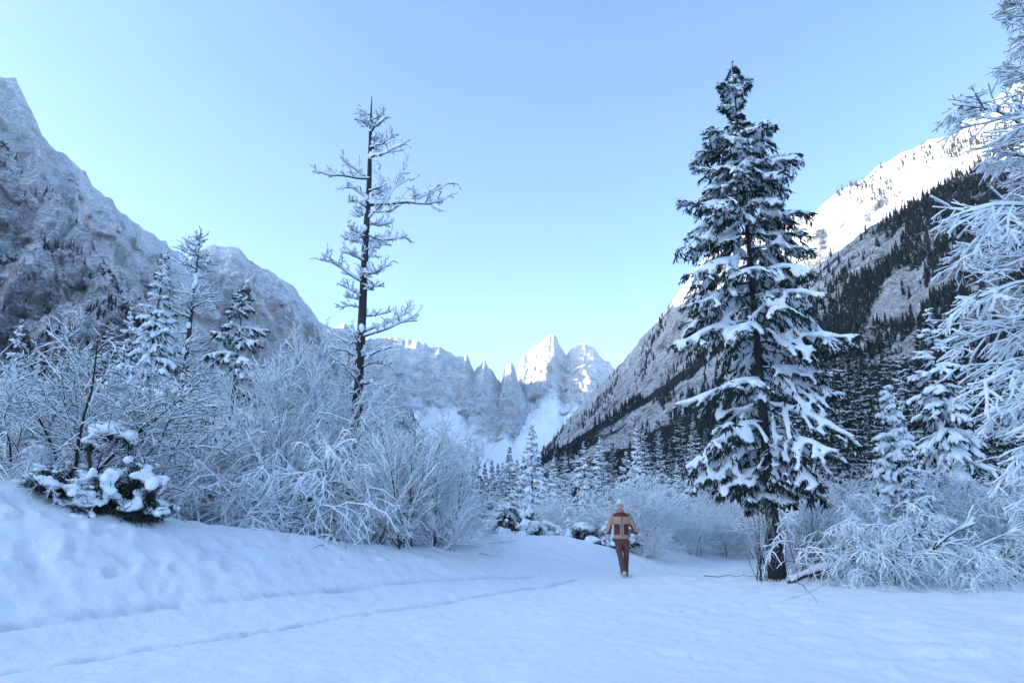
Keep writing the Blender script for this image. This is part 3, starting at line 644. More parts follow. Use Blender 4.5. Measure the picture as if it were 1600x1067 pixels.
# bare larch with long crooked limbs, its branches set one by one
def larch_limbs(base, trunk, limbs, depth, seed, tr, spur=.34, nsp=9, rnd=26, thick=.030):
    r = np.random.default_rng(seed); tk, br, sn = Acc(), Acc(), Acc()
    TP = np.array(trunk)-base; n = len(TP); TR = tr*np.interp(np.linspace(0, 1, n), [0, .5, .8, 1], [1, .70, .38, .06])
    add_tubes(tk, TP, TR, 8)
    zs = TP[:, 2]; at = lambda z: np.array([np.interp(z, zs, TP[:, 0]), np.interp(z, zs, TP[:, 1]), z])
    rad = lambda z: np.interp(z, zs, TR)
    PL = []
    for pts in limbs:
        q = [np.array(p) for p in pts]; dv = r.uniform(-1.3, .6)
        w = []
        for i, (px, py) in enumerate(q):
            w.append(pix(px, py, depth+dv*(i/(len(q)-1))**1.0)-base)
        w[0] = at(w[0][2]); w = np.array(w); s = np.linspace(0, 1, len(w)); S = np.linspace(0, 1, 7)
        PL.append(np.stack([np.interp(S, s, w[:, k]) for k in range(3)], 1)+r.normal(size=(7, 3))*.015)
    for i in range(rnd):
        z = r.uniform(.22, .97)*zs[-1]; a = r.uniform(0, 6.283); L = r.uniform(.35, 1.5)*(1.05-.75*z/zs[-1]); d = np.array((math.cos(a), math.sin(a), r.uniform(-.1, .35)))
        PL.append(grow(at(z)[None], d[None], np.array([L]), 7, -.15, .10, r)[0])
    P = np.array(PL); L = np.linalg.norm(np.diff(P, axis=1), axis=2).sum(1)
    Rb = (.022+.026*np.clip(L/2.5, 0, 1.4))[:, None]*np.linspace(1, .35, 7)[None]
    add_tubes(br, P, Rb, 5); snow_on(sn, P, Rb, thick*(.7+.6*np.clip(L/2, 0, 1)), r, 6, .95, .1, .4, .75)
    s1, d1, t1, p1 = spawn(P, nsp, .12, 1, 50, 14, r, .6, .38)
    L1 = spur*r.uniform(.4, 1.5, len(t1))*np.clip(.45+.4*L[p1], .4, 1.4)
    P1 = grow(s1, d1, L1, 4, -.2, .13, r); R1 = np.full((len(L1), 4), .011); add_tubes(br, P1, R1, 3); snow_on(sn, P1, R1, thick*.62, r, 4, 1.05, .12, .5)
    s2, d2, t2, p2 = spawn(P1, 3, .2, 1, 50, 15, r, .3, .1)
    L2 = L1[p2]*.4*r.uniform(.5, 1.4, len(t2)); P2 = grow(s2, d2, L2, 3, 0, .12, r); R2 = np.full((len(L2), 3), .008); add_tubes(br, P2, R2, 3); snow_on(sn, P2, R2, thick*.45, r, 3, 1.0, .1, .5)
    # snow caught on the trunk
    for i in range(26):
        z = r.uniform(.08, .9)*zs[-1]; a = r.uniform(0, 6.283); p = at(z); q = rad(z)
        add_lump(sn, p+np.array((math.cos(a)*q*.9, math.sin(a)*q*.9, 0)), .05+.3*q, seed+i, 1.6, .3)
    return [('trunk', tk.mesh('trunk'), M_LARCH), ('branches', br.mesh('branches'), M_LARCH), ('snow_cover', sn.mesh('snow_cover'), M_FROST)]
Z = lambda *q: [(460+x*.4032, 130+y*.4032) for x, y in q]
LIMBS = [Z((295,190),(320,165),(354,135)), Z((292,160),(270,155),(255,152)), Z((290,120),(270,121),(254,122)), Z((293,290),(350,272),(436,228)), Z((290,250),(340,236),(383,205)),
    Z((285,372),(200,358),(140,358),(68,342)), Z((285,372),(235,335),(185,300)), Z((280,530),(340,470),(395,390),(435,315)), Z((290,470),(420,466),(480,450),(598,390)), Z((290,470),(440,464),(520,468),(575,455)),
    Z((290,440),(350,420),(445,372)), Z((285,480),(245,463),(213,455)), Z((285,505),(255,512),(230,515)), Z((285,505),(350,496),(395,488)), Z((280,548),(320,549),(370,550)), Z((278,585),(340,608),(432,600)),
    Z((275,640),(330,637),(372,592)), Z((270,695),(290,672),(310,655)), Z((265,775),(205,738),(155,697),(97,685)), Z((265,740),(310,737),(358,712)), Z((265,802),(300,795),(325,785)), Z((262,835),(235,834),(210,833)),
    Z((258,872),(215,864),(175,870)), Z((262,985),(330,962),(400,935),(462,905)), Z((262,965),(350,938),(453,885)), Z((255,1010),(200,1000),(130,965)), Z((255,1065),(300,1052),(370,1022)),
    [(560,560),(540,548),(518,543)], [(558,600),(580,598),(602,606)], [(556,640),(575,640),(592,648)], [(556,615),(535,612),(520,622)], [(560,575),(585,566),(610,572)], Z((290,420),(330,400),(326,320)), Z((285,450),(230,410),(205,400)), Z((268,690),(225,668),(203,655)), Z((272,620),(240,610),(215,608))]
d9 = 22.0; bl = on_ground(548, d9)
trunk = [pix(546, 830, d9), pix(548, 780, d9), pix(553, 700, d9), pix(560, 600, d9), pix(566, 490, d9), pix(571, 380, d9), pix(577, 280, d9), pix(579, 200, d9), pix(581, 150, d9)]
trunk[0] = bl+np.array((0, 0, -.2))
thing('larch_tree', larch_limbs(bl, trunk, LIMBS, d9, 3, .20, .34, 12, 26, .036), bl, 'tall bare larch with crooked snowy limbs rising above the shrubs', 'tree')

# young spruces and forest trees: a few shapes, copied
def std(H, w): return [(0, w), (.25, w*.92), (.6, w*.55), (.85, w*.24), (1, .05)]
PR = [conifer(10, std(10, 1.9), 51, .10, .62, 6, 7, 1.15, .34, .15, 1, 0, (10, -16), .7, 5, .05, .13),
      conifer(10, std(10, 1.6), 52, .06, .55, 6, 7, .95, .32, .14, 2, 0, (14, -14), .6, 5, .03, .105),
      conifer(10, std(10, 2.1), 53, .12, .70, 6, 8, 1.1, .36, .16, 2, 0, (6, -18), .9, 5, .08, .15),
      conifer(10, std(10, 1.5), 54, .05, .50, 6, 7, .55, .36, .14, 2, 0, (14, -12), .5, 5, .03, .10)]
YOUNG = [conifer(4, std(4, 1.05), 61, .06, .34, 6, 7, 1.5, .20, .07, 2, 2, (12, -14), .7, 5, .05, .085),
         conifer(4, std(4, .95), 62, .10, .36, 5, 7, 1.3, .20, .065, 2, 2, (8, -18), .9, 5, .10, .080)]
OPEN = conifer(8, [(0, .2), (.30, .75), (.42, 1.45), (.55, 1.3), (.62, .7), (.75, 1.15), (.88, .6), (1, .05)], 71, .30, .55, 4, 9, .95, .26, .13, 3, 2, (10, -16), .9, 6, .22, .115)
LARCH_S = larch_limbs(np.zeros(3), [np.array((0, 0, z)) for z in np.linspace(-.2, 9, 9)], [], 1.0, 15, .12, .5, 9, 60, .022)
def tree(proto, pxx, depth, ytop, label, cat='tree', group=None, name='spruce_tree', h0=10.0, rz=None, fat=1.0, tilt=(0, 0)):
    p = on_ground(pxx, depth); s = height_for(ytop, depth, p[2])/h0
    return thing(name, proto, p, label, cat, group, rng.uniform(0, 6.28) if rz is None else rz, (s*fat, s*fat, s), tilt)
tree(OPEN, 345, 21, 447, 'ragged open crowned spruce with a dark trunk among frosted shrubs', h0=8.0, rz=1.0)
tree(PR[0], 205, 27, 398, 'snow covered spruce top showing behind the big frosted bush', rz=.4)
tree(LARCH_S, 262, 36, 366, 'thin bare larch standing against the pale buttress', name='larch_tree', h0=9.0)
tree(LARCH_S, 531, 31, 525, 'small bare larch close behind the tall crooked larch', name='larch_tree', h0=9.0, rz=2.0)
tree(PR[0], 832, 44, 664, 'dense snow covered spruce in front of the couloir', rz=.2, fat=1.25)
tree(PR[2], 915, 33, 688, 'snow laden spruce above the low pines behind the walker', rz=1.9, fat=1.15)
tree(PR[2], 982, 31, 704, 'broad snowy spruce rising over the frosted bush behind the walker', rz=2.9, fat=1.25)
tree(YOUNG[0], 775, 25.5, 735, 'young spruce bent sideways under its snow', h0=4.0, tilt=(0, .45), rz=.3, fat=1.1)
tree(YOUNG[1], 742, 23.5, 752, 'small snow plastered spruce beside the fan shaped shrub', h0=4.0, fat=1.1)
tree(YOUNG[0], 1412, 19.5, 600, 'slim young spruce with stacked snowy tiers behind the brush', h0=4.0, rz=1.2, fat=.8)
tree(YOUNG[1], 1432, 17.0, 700, 'knee high snow loaded spruce in front of the slim young spruce', h0=4.0, rz=4.0)
tree(PR[2], 1500, 23.5, 478, 'big dark spruce with heavy snow pads behind the overhanging tree', rz=2.0, fat=1.15)
tree(PR[3], 470, 17.6, 735, 'dark little spruce added to fill the dark hollow under the arching frosted shrub', rz=.7, fat=1.9)  # added to darken the hollow beneath the shrub
LOOK = {0: 'snow laden', 1: 'evenly snow dusted', 2: 'heavily snow padded', 3: 'dark, thinly dusted'}
fr = np.random.default_rng(77)
def stand(rows, region, pick, name='spruce_tree', kind='spruce', fat=(.85, 1.2)):
    """trees of one stand: look-alikes in the same stand share label and group"""
    for px0, dd, yt in rows:
        k = pick[fr.integers(len(pick))]; ft = float(fr.uniform(*fat)); sz = 'broad' if ft > (fat[0]+fat[1])/2 else 'slim'; row = 'front row,' if dd < 45 else 'back row,'
        if dd > 95: row = ''
        tree(PR[k], px0, dd, yt, ' '.join(f'{sz} {LOOK[k]} {"forest " if row else ""}{kind}, {row} {region}'.split()), group=f'{sz} {LOOK[k]} {kind}s {row} {region}', name=name, fat=ft)
stand([(1012,52,668),(1035,60,655),(1052,47,690),(1070,66,640),(1092,56,650),(1110,48,668),(1135,60,640),(1150,50,690)], 'beside the bare trunk of the big spruce', [1, 3, 3], fat=(1.0, 1.35))
stand([(960,58,690),(940,70,682),(885,62,705),(868,75,700),(1000,80,660)], 'beyond the walking person', [0, 1, 3])
stand([(1180,64,630),(1200,55,640),(1225,70,610),(1240,44,600),(1262,52,575),(1285,40,585),(1292,75,560),(1305,58,560),(1322,46,552),(1345,62,545),(1362,48,556),(1385,56,548),(1398,40,610),(1255,33,690),(1318,30,660),(1372,28,650)], 'between the big spruce and slim young spruce', [3, 3, 1, 3], fat=(1.1, 1.5))
stand([(1420,70,530),(1440,46,540),(1462,38,560),(1480,60,520),(1530,34,520),(1550,55,500),(1560,40,540),(1590,36,560),(1620,30,540),(1650,44,520),(1470,27,655),(1555,26,640),(1600,24,600)], 'behind the overhanging tree', [3, 1, 3], fat=(1.1, 1.5))
stand([(1035,37,680),(1062,34,722),(1088,40,672),(1128,36,690),(1160,33,725),(1178,42,668)], 'behind the white shrubs by the spruce trunk', [0, 1, 1])
stand([(866,40,712),(945,37,706),(890,30,752),(962,28,748)], 'above the low snowy pines', [0, 2, 1])
tree(PR[3], 796, 112, 697, 'tallest dark fir below the snow couloir', name='fir_tree', fat=1.1)
tree(PR[3], 746, 115, 710, 'pointed dark fir next to the tallest fir below the couloir', name='fir_tree')
stand([(694,105,735),(712,100,738),(722,120,722),(738,125,726),(757,118,722)], 'at the foot of the scree near the fan shaped shrub', [3, 3, 1], 'fir_tree', 'fir')
stand([(768,130,718),(778,120,724),(808,125,718),(818,110,712),(785,135,722)], 'around the tallest fir below the couloir', [3, 3, 1], 'fir_tree', 'fir')
stand([(60,30,520),(130,34,500),(20,26,560),(160,40,480),(-20,24,500)], 'behind the big willow bush on the bank', [1, 3, 0])
stand([(240,32,600),(300,38,620),(400,42,640),(455,40,660)], 'around the ragged open crowned spruce', [3, 1, 3])
stand([(620,48,690),(650,55,700)], 'behind the fan shaped shrub', [1, 3])

# frosted shrubs
SH = {}
SH['willow1'] = shrub(101, 10, 4.3, (8, 52), 9, 7, 3, .042, .0105, .25, .5, .09)
SH['willow2'] = shrub(102, 11, 3.9, (8, 55), 9, 7, 2, .034, .0105, .30, .5, .10)
SH['fan1'] = shrub(103, 20, 3.2, (5, 50), 7, 5, 3, .020, .0088, .12, .45, .06, (24, 32, 40), .3, .10)
SH['fan2'] = shrub(104, 22, 2.6, (10, 68), 7, 5, 2, .016, .0092, .2, .4, .08, (26, 34, 42), .3, .06)
SH['birch'] = shrub(105, 6, 4.6, (1, 16), 15, 6, 2, .024, .011, .05, .5, .06, (34, 38, 42), .2, .10)
SH['arch1'] = shrub(106, 18, 2.9, (20, 70), 9, 6, 2, .023, .0150, .95, .5, .12, (40, 45, 48), .3, .0, (0, 6.283), .5, .7, (.6, .8))
SH['arch2'] = shrub(107, 18, 2.5, (30, 80), 8, 6, 2, .019, .0140, .8, .5, .14, (40, 46, 48), .3, .0, (0, 6.283), .7, .7, (.5, .7))
SH['fuzz'] = shrub(108, 15, 3.6, (5, 50), 9, 7, 2, .020, .016, .3, .5, .11, (40, 45, 50), .2, .05)
SH['stems'] = shrub(109, 34, 2.2, (2, 26), 3, 2, 0, .012, .002, .1, .3, .05, (18, 22, 30), .2, .1, (0, 6.283), .30)
SHH = {k: zmax(v) for k, v in SH.items()}
def bush(kind, pxx, depth, ytop, label, group=None, name='frosted_shrub', rz=None, fat=1.0, cat='shrub', dz=-.03, h0=None):
    h = SHH[kind]
    p = on_ground(pxx, depth, dz); s = height_for(ytop, depth, p[2])/h
    return thing(name, SH[kind], p, label, cat, group, rng.uniform(0, 6.28) if rz is None else rz, (s*fat, s*fat, s))
bush('willow1', 100, 13.0, 485, 'big many stemmed frosted willow bush on top of the snow bank', rz=.5)
bush('willow2', 25, 14.0, 520, 'frosted bush crowding the big willow bush on the bank', rz=2.2)
for k, px0, dd, yt in [('willow2',185,17,575),('fuzz',250,18,650),('willow1',300,22,665),('fuzz',-40,16,600),('fuzz',385,23,690),('fuzz',305,18,730),('willow2',455,24,670),('fuzz',590,23,690),('fuzz',650,21,715)]:
    q = ('dense bristly' if k == 'fuzz' else 'loose long stemmed'); hs_ = height_for(yt, dd, on_ground(px0, dd)[2]); q = ('low ' if hs_ < 2.0 else 'tall ' if hs_ > 3.6 else 'mid height ' if hs_ < 2.6 else '')+q; w_ = 'beside the big willow bush' if px0 < 280 else ('around the ragged spruce' if px0 < 470 else 'behind the fan shaped shrub')
    bush(k, px0, dd, yt, f'{q} frosted shrub in the thicket {w_}', f'{q} shrubs {w_}')
bush('arch2', 15, 11.6, 690, 'collapsed snow crusted branches at the edge of the bank beside the big willow bush', rz=1.1, fat=.8)
bush('birch', 425, 19.5, 512, 'slender upright birch clump with dark thin stems and frosted twigs', rz=.2, fat=.9)
bush('birch', 497, 20.5, 535, 'second upright birch clump between the slender birch clump and the tall larch', rz=3.0, fat=.9)
bush('arch1', 440, 17.0, 668, 'arching shrub weighed down by thick snow over a dark hollow', rz=.8, fat=1.0)
bush('arch1', 525, 17.0, 700, 'drooping snow loaded shrub touching the fan shaped shrub', rz=2.6, fat=.95)
bush('arch2', 360, 16.6, 745, 'low sprawling frosted shrub below the ragged spruce', rz=.3, fat=1.1)
bush('fan1', 622, 16.6, 640, 'large fan shaped frosted shrub with slanting dark stems', rz=.4, fat=1.1)
bush('fan1', 690, 18.0, 660, 'airy frosted shrub spreading towards the scree view', rz=2.4, fat=1.1)
bush('fan2', 580, 16.6, 745, 'short bristly frosted shrub at the foot of the fan shaped shrub', rz=1.4)
bush('fan2', 690, 17.2, 760, 'low frosted shrub at the end of the snow bank', rz=4.4)
bush('fan2', 738, 18.8, 790, 'smallest frosted shrub where the bank meets the track', rz=5.2)
bush('fuzz', 1000, 25.5, 740, 'dense frosted bush right behind the walking person', rz=1.0, fat=1.1)
bush('fan2', 1012, 24.2, 812, 'low frosted shrub spilling down the bank behind the walking person', rz=2.0)
for k, px0, dd, yt in [('fuzz',1060,29,775),('fuzz',1140,33,765),('willow2',1120,36,735),('fuzz',1180,32,765),('fuzz',1080,27.5,790),('fuzz',1130,29,790),('fuzz',1175,28,800),('willow2',1040,33,755),('fuzz',960,30,780),('fuzz',880,32,780),('fuzz',840,34,770),('fuzz',800,31,780),('willow2',900,38,765),('fuzz',1000,36,760),('fuzz',1220,30,760),('fuzz',935,27.5,790)]:
    q = ('dense bristly' if k == 'fuzz' else 'loose long stemmed'); hs_ = height_for(yt, dd, on_ground(px0, dd)[2]); q = ('low ' if hs_ < 2.0 else 'tall ' if hs_ > 3.6 else 'mid height ' if hs_ < 2.6 else '')+q; w_ = 'behind the low snowy pines' if px0 < 950 else ('behind the walking person' if px0 < 1070 else 'between the walking person and spruce trunk')
    bush(k, px0, dd, yt, f'{q} white forest edge shrub {w_}', f'{q} forest edge shrubs {w_}')
for k, px0, dd, yt in [('fuzz',1290,19,755),('fuzz',1350,20,745),('willow2',1385,22.5,720),('fuzz',1470,20,755),('fuzz',1540,19,740),('willow2',1590,20,700),('fuzz',1330,17.5,800),('fuzz',1500,17.5,790),('fuzz',1580,17,780),('willow2',1280,24,715),('fuzz',1640,18,700)]:
    q = ('dense bristly' if k == 'fuzz' else 'loose long stemmed'); hs_ = height_for(yt, dd, on_ground(px0, dd)[2]); q = ('low ' if hs_ < 2.0 else 'tall ' if hs_ > 3.6 else 'mid height ' if hs_ < 2.6 else '')+q; w_ = 'next to the big spruce' if px0 < 1360 else ('around the slim young spruce' if px0 < 1490 else 'under the overhanging tree')
    bush(k, px0, dd, yt, f'{q} frosted shrub behind the brush {w_}', f'{q} shrubs behind the brush {w_}')
bush('arch2', 1345, 15.6, 800, 'matted brush of snowy branches next to the spruce trunk', rz=3.4, fat=.9)
bush('arch1', 1390, 15.2, 775, 'tangled heap of bowed frosted branches with a dark broken limb', rz=2.1, fat=.95)
bush('arch2', 1465, 14.9, 810, 'low bowed frosted branches lying along the snow edge', rz=3.6, fat=.95)
bush('arch1', 1560, 15.4, 770, 'bowed frosted brush below the overhanging tree', rz=5.0, fat=.95)
bush('stems', 1198, b[1]-.35, 755, 'thin dark leafless stems sprouting around the spruce trunk', name='stem_clump', rz=0, fat=.9)
bush('stems', 1262, b[1]-.3, 775, 'sparse upright stems between spruce trunk and brush', name='stem_clump', rz=1.7, fat=.9)

# snow covered low pines
LP = [low_pine(31, 44, .95, .7, 1.0, .135), low_pine(32, 46, 1.7, 1.1, .9, .17)]
def pine(k, pxx, depth, label, sc=1.0, rz=0.0, group=None, dz=-.05, tilt=(0, 0)):
    return thing('mountain_pine', LP[k], on_ground(pxx, depth, dz), label, 'pine', group, rz, sc, tilt)
pine(0, 175, 11.9, 'low mountain pine with cushions of snow on the bank', .9, .3, dz=-.18, tilt=(.22, .10))
pine(0, 95, 11.7, 'flattened mountain pine almost buried in the snow bank', (.9, .8, .55), 2.0, dz=-.10, tilt=(.2, .1))
pine(1, 850, 26, 'low pine hedge piled with snow above the far bank', .95, .5)
pine(1, 925, 25, 'snow heaped low pine directly behind the walker on the bank', .95, 2.5)
pine(0, 805, 25.5, 'round snowy pine beside the bent young spruce', 1.25, 1.5)
pine(0, 965, 24.4, 'small low pine at the end of the far bank', .9, 4.0)
# a sapling bent over by a cap of snow
def sapling():
    r = np.random.default_rng(8); br, sn, fo = Acc(), Acc(), Acc()
    P = np.array([(0, 0, -.1), (.05, 0, .45), (.14, 0, .85), (.05, .02, 1.15), (-.2, .03, 1.22), (-.5, .03, 1.02)])
    S = np.linspace(0, 5, 14); P = np.stack([np.interp(S, range(6), P[:, k]) for k in range(3)], 1)
    add_tubes(br, P, np.linspace(.035, .012, 14), 6)
    for i in range(6, 14):
        for j in range(3): add_lump(sn, P[i]+r.normal(size=3)*np.array((.05, .07, .03))+np.array((0, 0, .06)), r.uniform(.08, .135), i*3+j, .8, .35)
        k = 30; d = unit(r.normal(size=(k, 3))+np.array((-.3, 0, -1.0))); add_blades(fo, P[i]+r.normal(size=(k, 3))*.04, d, r.uniform(.12, .26, k), np.full(k, .014), unit(np.cross(d, r.normal(size=(k, 3)))))
    return [('stem', br.mesh('stem'), M_BARK), ('needles', fo.mesh('needles', False), M_PINE), ('snow_cap', fused(sn, 'snow_cap', .03, 5), M_SNOW)]
thing('bent_sapling', sapling(), on_ground(138, 12.1), 'sapling bent over under a thick cap of snow behind the low pine', 'sapling', None, 3.3, 1.0)

# frosted tree reaching in from the right, trunk beyond the frame
def overhang():
    r = np.random.default_rng(19); tk, br, sn = Acc(), Acc(), Acc()
    base = np.array((8.3, 8.8, float(ground_z(8.3, 8.8))))
    tz = np.linspace(-.2, 9.6, 8); TP = np.stack([.12*np.sin(tz*.6)-.03*tz, .1*np.cos(tz*.5)-.1, tz], 1); add_tubes(tk, TP, .17*np.linspace(1, .12, 8), 9)
    at = lambda z: np.array([np.interp(z, tz, TP[:, 0]), np.interp(z, tz, TP[:, 1]), z])
    tips = [(1452,165,7.6,.62),(1500,250,8.6,.60),(1560,60,7.8,.80),(1535,120,9.2,.74),(1590,-40,8.2,.88),(1475,330,7.2,.50),(1450,395,8.4,.46),(1470,470,7.5,.42),(1455,540,8.2,.38),(1490,600,7.4,.34),(1500,655,8.6,.30),(1540,720,7.6,.26),(1560,790,8.4,.22),(1520,420,9.6,.48),(1540,300,9.8,.6),(1570,560,9.3,.4),(1580,200,7.0,.66),(1600,660,7.2,.3),(1530,10,8.9,.86),(1640,500,6.6,.4),(1660,300,6.8,.6)]
    PL = []
    for px0, py0, dep, h in tips:
        e = pix(px0+48, py0, dep)-base; s = at(h*9.3); c = (s+e)/2+np.array((0, 0, .45+.3*r.uniform()))
        q = np.linspace(0, 1, 9)[:, None]; PL.append((1-q)**2*s+2*q*(1-q)*c+q**2*e+r.normal(size=(9, 3))*.02*np.sin(q*3.14))
    P = np.array(PL); L = np.linalg.norm(np.diff(P, axis=1), axis=2).sum(1); R0 = .028*np.linspace(1, .22, 9)[None]*np.ones((len(L), 1))
    add_tubes(br, P, R0, 5); snow_on(sn, P, R0, .017, r, 6, 1.1, .08, .5)
    s1, d1, t1, p1 = spawn(P, 12, .22, 1, 34, 9, r, .7, .02); L1 = L[p1]*(.40*(1-t1)+.13)*r.uniform(.6, 1.25, len(t1))
    P1 = grow(s1, d1, L1, 6, .35*r.uniform(.2, 1.5, len(L1)), .06, r); R1 = .011*np.linspace(1, .4, 6)[None]*np.ones((len(L1), 1)); add_tubes(br, P1, R1, 4); snow_on(sn, P1, R1, .0115, r, 5, 1.15, .08, .5)
    s2, d2, t2, p2 = spawn(P1, 7, .15, 1, 36, 10, r, .7, .0); L2 = (L1[p2]*(.42*(1-t2)+.12)+.10)*r.uniform(.6, 1.25, len(t2))
    P2 = grow(s2, d2, L2, 4, .30*r.uniform(.2, 1.5, len(L2)), .07, r); R2 = .006*np.ones((len(L2), 4)); add_tubes(br, P2, R2, 3); snow_on(sn, P2, R2, .009, r, 4, 1.2, .08, .5)
    s3, d3, t3, p3 = spawn(P2, 2, .25, .95, 38, 10, r, .6, .0); L3 = (L2[p3]*.4+.04)*r.uniform(.6, 1.2, len(t3))
    P3 = grow(s3, d3, L3, 3, .2, .06, r); add_tubes(br, P3, .0045*np.ones((len(L3), 3)), 3); snow_on(sn, P3, .0045*np.ones((len(L3), 3)), .0075, r, 3, 1.2, .08, .5)
    thing('overhanging_tree', [('trunk', tk.mesh('trunk'), M_BARK), ('branches', br.mesh('branches'), M_TWIG), ('snow_cover', sn.mesh('snow_cover'), M_FROST)], base, 'leafless tree with fans of snow coated twigs reaching over the brush', 'tree')
overhang()
def fallen(name, pts, rad, snow, label, cat='branch', side=3, seed=1):
    r = np.random.default_rng(seed); P = np.array([ground_hit(x, y)+np.array((0, 0, z)) for x, y, z in pts]); o = P[0].copy(); P = P-o
    S = np.linspace(0, len(P)-1, 9); P = np.stack([np.interp(S, range(len(P)), P[:, k]) for k in range(3)], 1)[None]+r.normal(size=(1, 9, 3))*.012
    br, sn = Acc(), Acc(); R = rad*np.linspace(1, .35, 9)[None]; add_tubes(br, P, R, 5)
    s, d, t, p = spawn(P, side, .3, .95, 40, 10, r, .6, .15); L = np.linalg.norm(P[0, -1]-P[0, 0])*.3*r.uniform(.5, 1.2, len(t)); Q = grow(s, d, L, 4, .1, .1, r); RQ = np.full((len(L), 4), rad*.35); add_tubes(br, Q, RQ, 3)
    parts = [('branches', None, M_TWIG)]
    if snow: snow_on(sn, P, R, snow, r, 6, 1.0, .1, .5); snow_on(sn, Q, RQ, snow*.7, r, 4, 1.0, .1, .5)
    parts = [('branches', br.mesh('branches'), M_TWIG)]+([('snow_cover', sn.mesh('snow_cover'), M_FROST)] if snow else [])
    thing(name, parts, o, label, cat)
fallen('fallen_branch', [(1232, 912, .02), (1300, 905, .25), (1370, 905, .55), (1425, 912, .95)], .05, .05, 'thick fallen branch lying in the brush, topped with snow', seed=2)
fallen('fallen_branch', [(1415, 918, .1), (1450, 918, .6), (1500, 920, 1.0), (1540, 920, 1.25)], .035, .03, 'forked broken limb propped up in the brush', seed=3, side=4)
fallen('fallen_twig', [(1100, 901, .01), (1150, 901, .03), (1195, 903, .03)], .010, 0, 'thin bare twig lying on the snow towards the spruce trunk', 'twig', side=2, seed=4)
fallen('fallen_twig', [(1240, 908, .0), (1258, 925, .12), (1278, 942, .02)], .008, 0, 'wispy twig stuck in the snow in front of the spruce', 'twig', seed=5)
fallen('fallen_twig', [(745, 866, .02), (770, 872, .08), (788, 868, .18)], .010, .006, 'small twigs poking from the snow at the end of the bank shrubs', 'twig', seed=6)
# ------------------------------------------------------------------ the walking person
def loft(acc, rings, sides=20):
    """closed body from horizontal ellipses (x, y, z, rx, ry)"""
    R = np.array(rings, float); n = len(R); a = np.arange(sides)/sides*2*np.pi
    V = np.stack([R[:, 0:1]+R[:, 3:4]*np.cos(a), R[:, 1:2]+R[:, 4:5]*np.sin(a), np.repeat(R[:, 2:3], sides, 1)], -1).reshape(-1, 3)
    V = np.concatenate([V, [R[0, :3]], [R[-1, :3]]])
    i = np.arange(n-1)[:, None]*sides; j = np.arange(sides)[None]
    q = np.stack([i+j, i+(j+1) % sides, i+sides+(j+1) % sides, i+sides+j], -1).reshape(-1, 4)
    jj = np.arange(sides)
    t = np.concatenate([np.stack([(jj+1) % sides, jj, np.full(sides, n*sides)], -1), np.stack([(n-1)*sides+jj, (n-1)*sides+(jj+1) % sides, np.full(sides, n*sides+1)], -1)])
    if R[-1, 2] < R[0, 2]: q = q[:, ::-1]; t = t[:, ::-1]
    acc.add(V, q, t)
def fine_path(pts, n=14):
    p = np.array(pts, float); s = np.concatenate([[0], np.cumsum(np.linalg.norm(np.diff(p[:, :3], axis=0), axis=1))]); S = np.linspace(0, s[-1], n)
    return np.stack([np.interp(S, s, p[:, k]) for k in range(p.shape[1])], 1)
def limb(acc, pts, sides=14, n=14, flat=1.0):
    p = fine_path(pts, n); k = np.array([.25, .5, .25])
    for it in range(2):
        q = p.copy(); q[1:-1] = .25*p[:-2]+.5*p[1:-1]+.25*p[2:]; p = q
    add_tubes(acc, p[:, :3], p[:, 3], sides, flat)
    c = acc.n; st = p[0, :3]; T = unit(p[0, :3]-p[1, :3]); acc.add([st+T*p[0, 3]*.5], None, None)
    base = c-(n*sides+1); jj = np.arange(sides)
    acc.t.append(np.stack([base+(jj+1) % sides, base+jj, np.full(sides, c)], -1))
def cloth(name, c, weave=260.0):
    n = NT(name); co = n.coord(); k = n.noise(co, 9, 4, .6); f = n.noise(co, weave, 2, .5)
    h = n.math('ADD', n.math('MULTIPLY', k, 1.0), n.math('MULTIPLY', f, .12))
    return n.fin(n.mix(k, tuple(x*.82 for x in c), tuple(x*1.15 for x in c)), .85, n.bump(h, .5, .03), .15)
def paint(me, mats, fn):
    for m in mats: me.materials.append(m)
    c = np.empty(len(me.polygons)*3, np.float32); me.polygons.foreach_get('center', c); c = c.reshape(-1, 3)
    me.polygons.foreach_set('material_index', fn(c).astype(np.int32)); me.update()
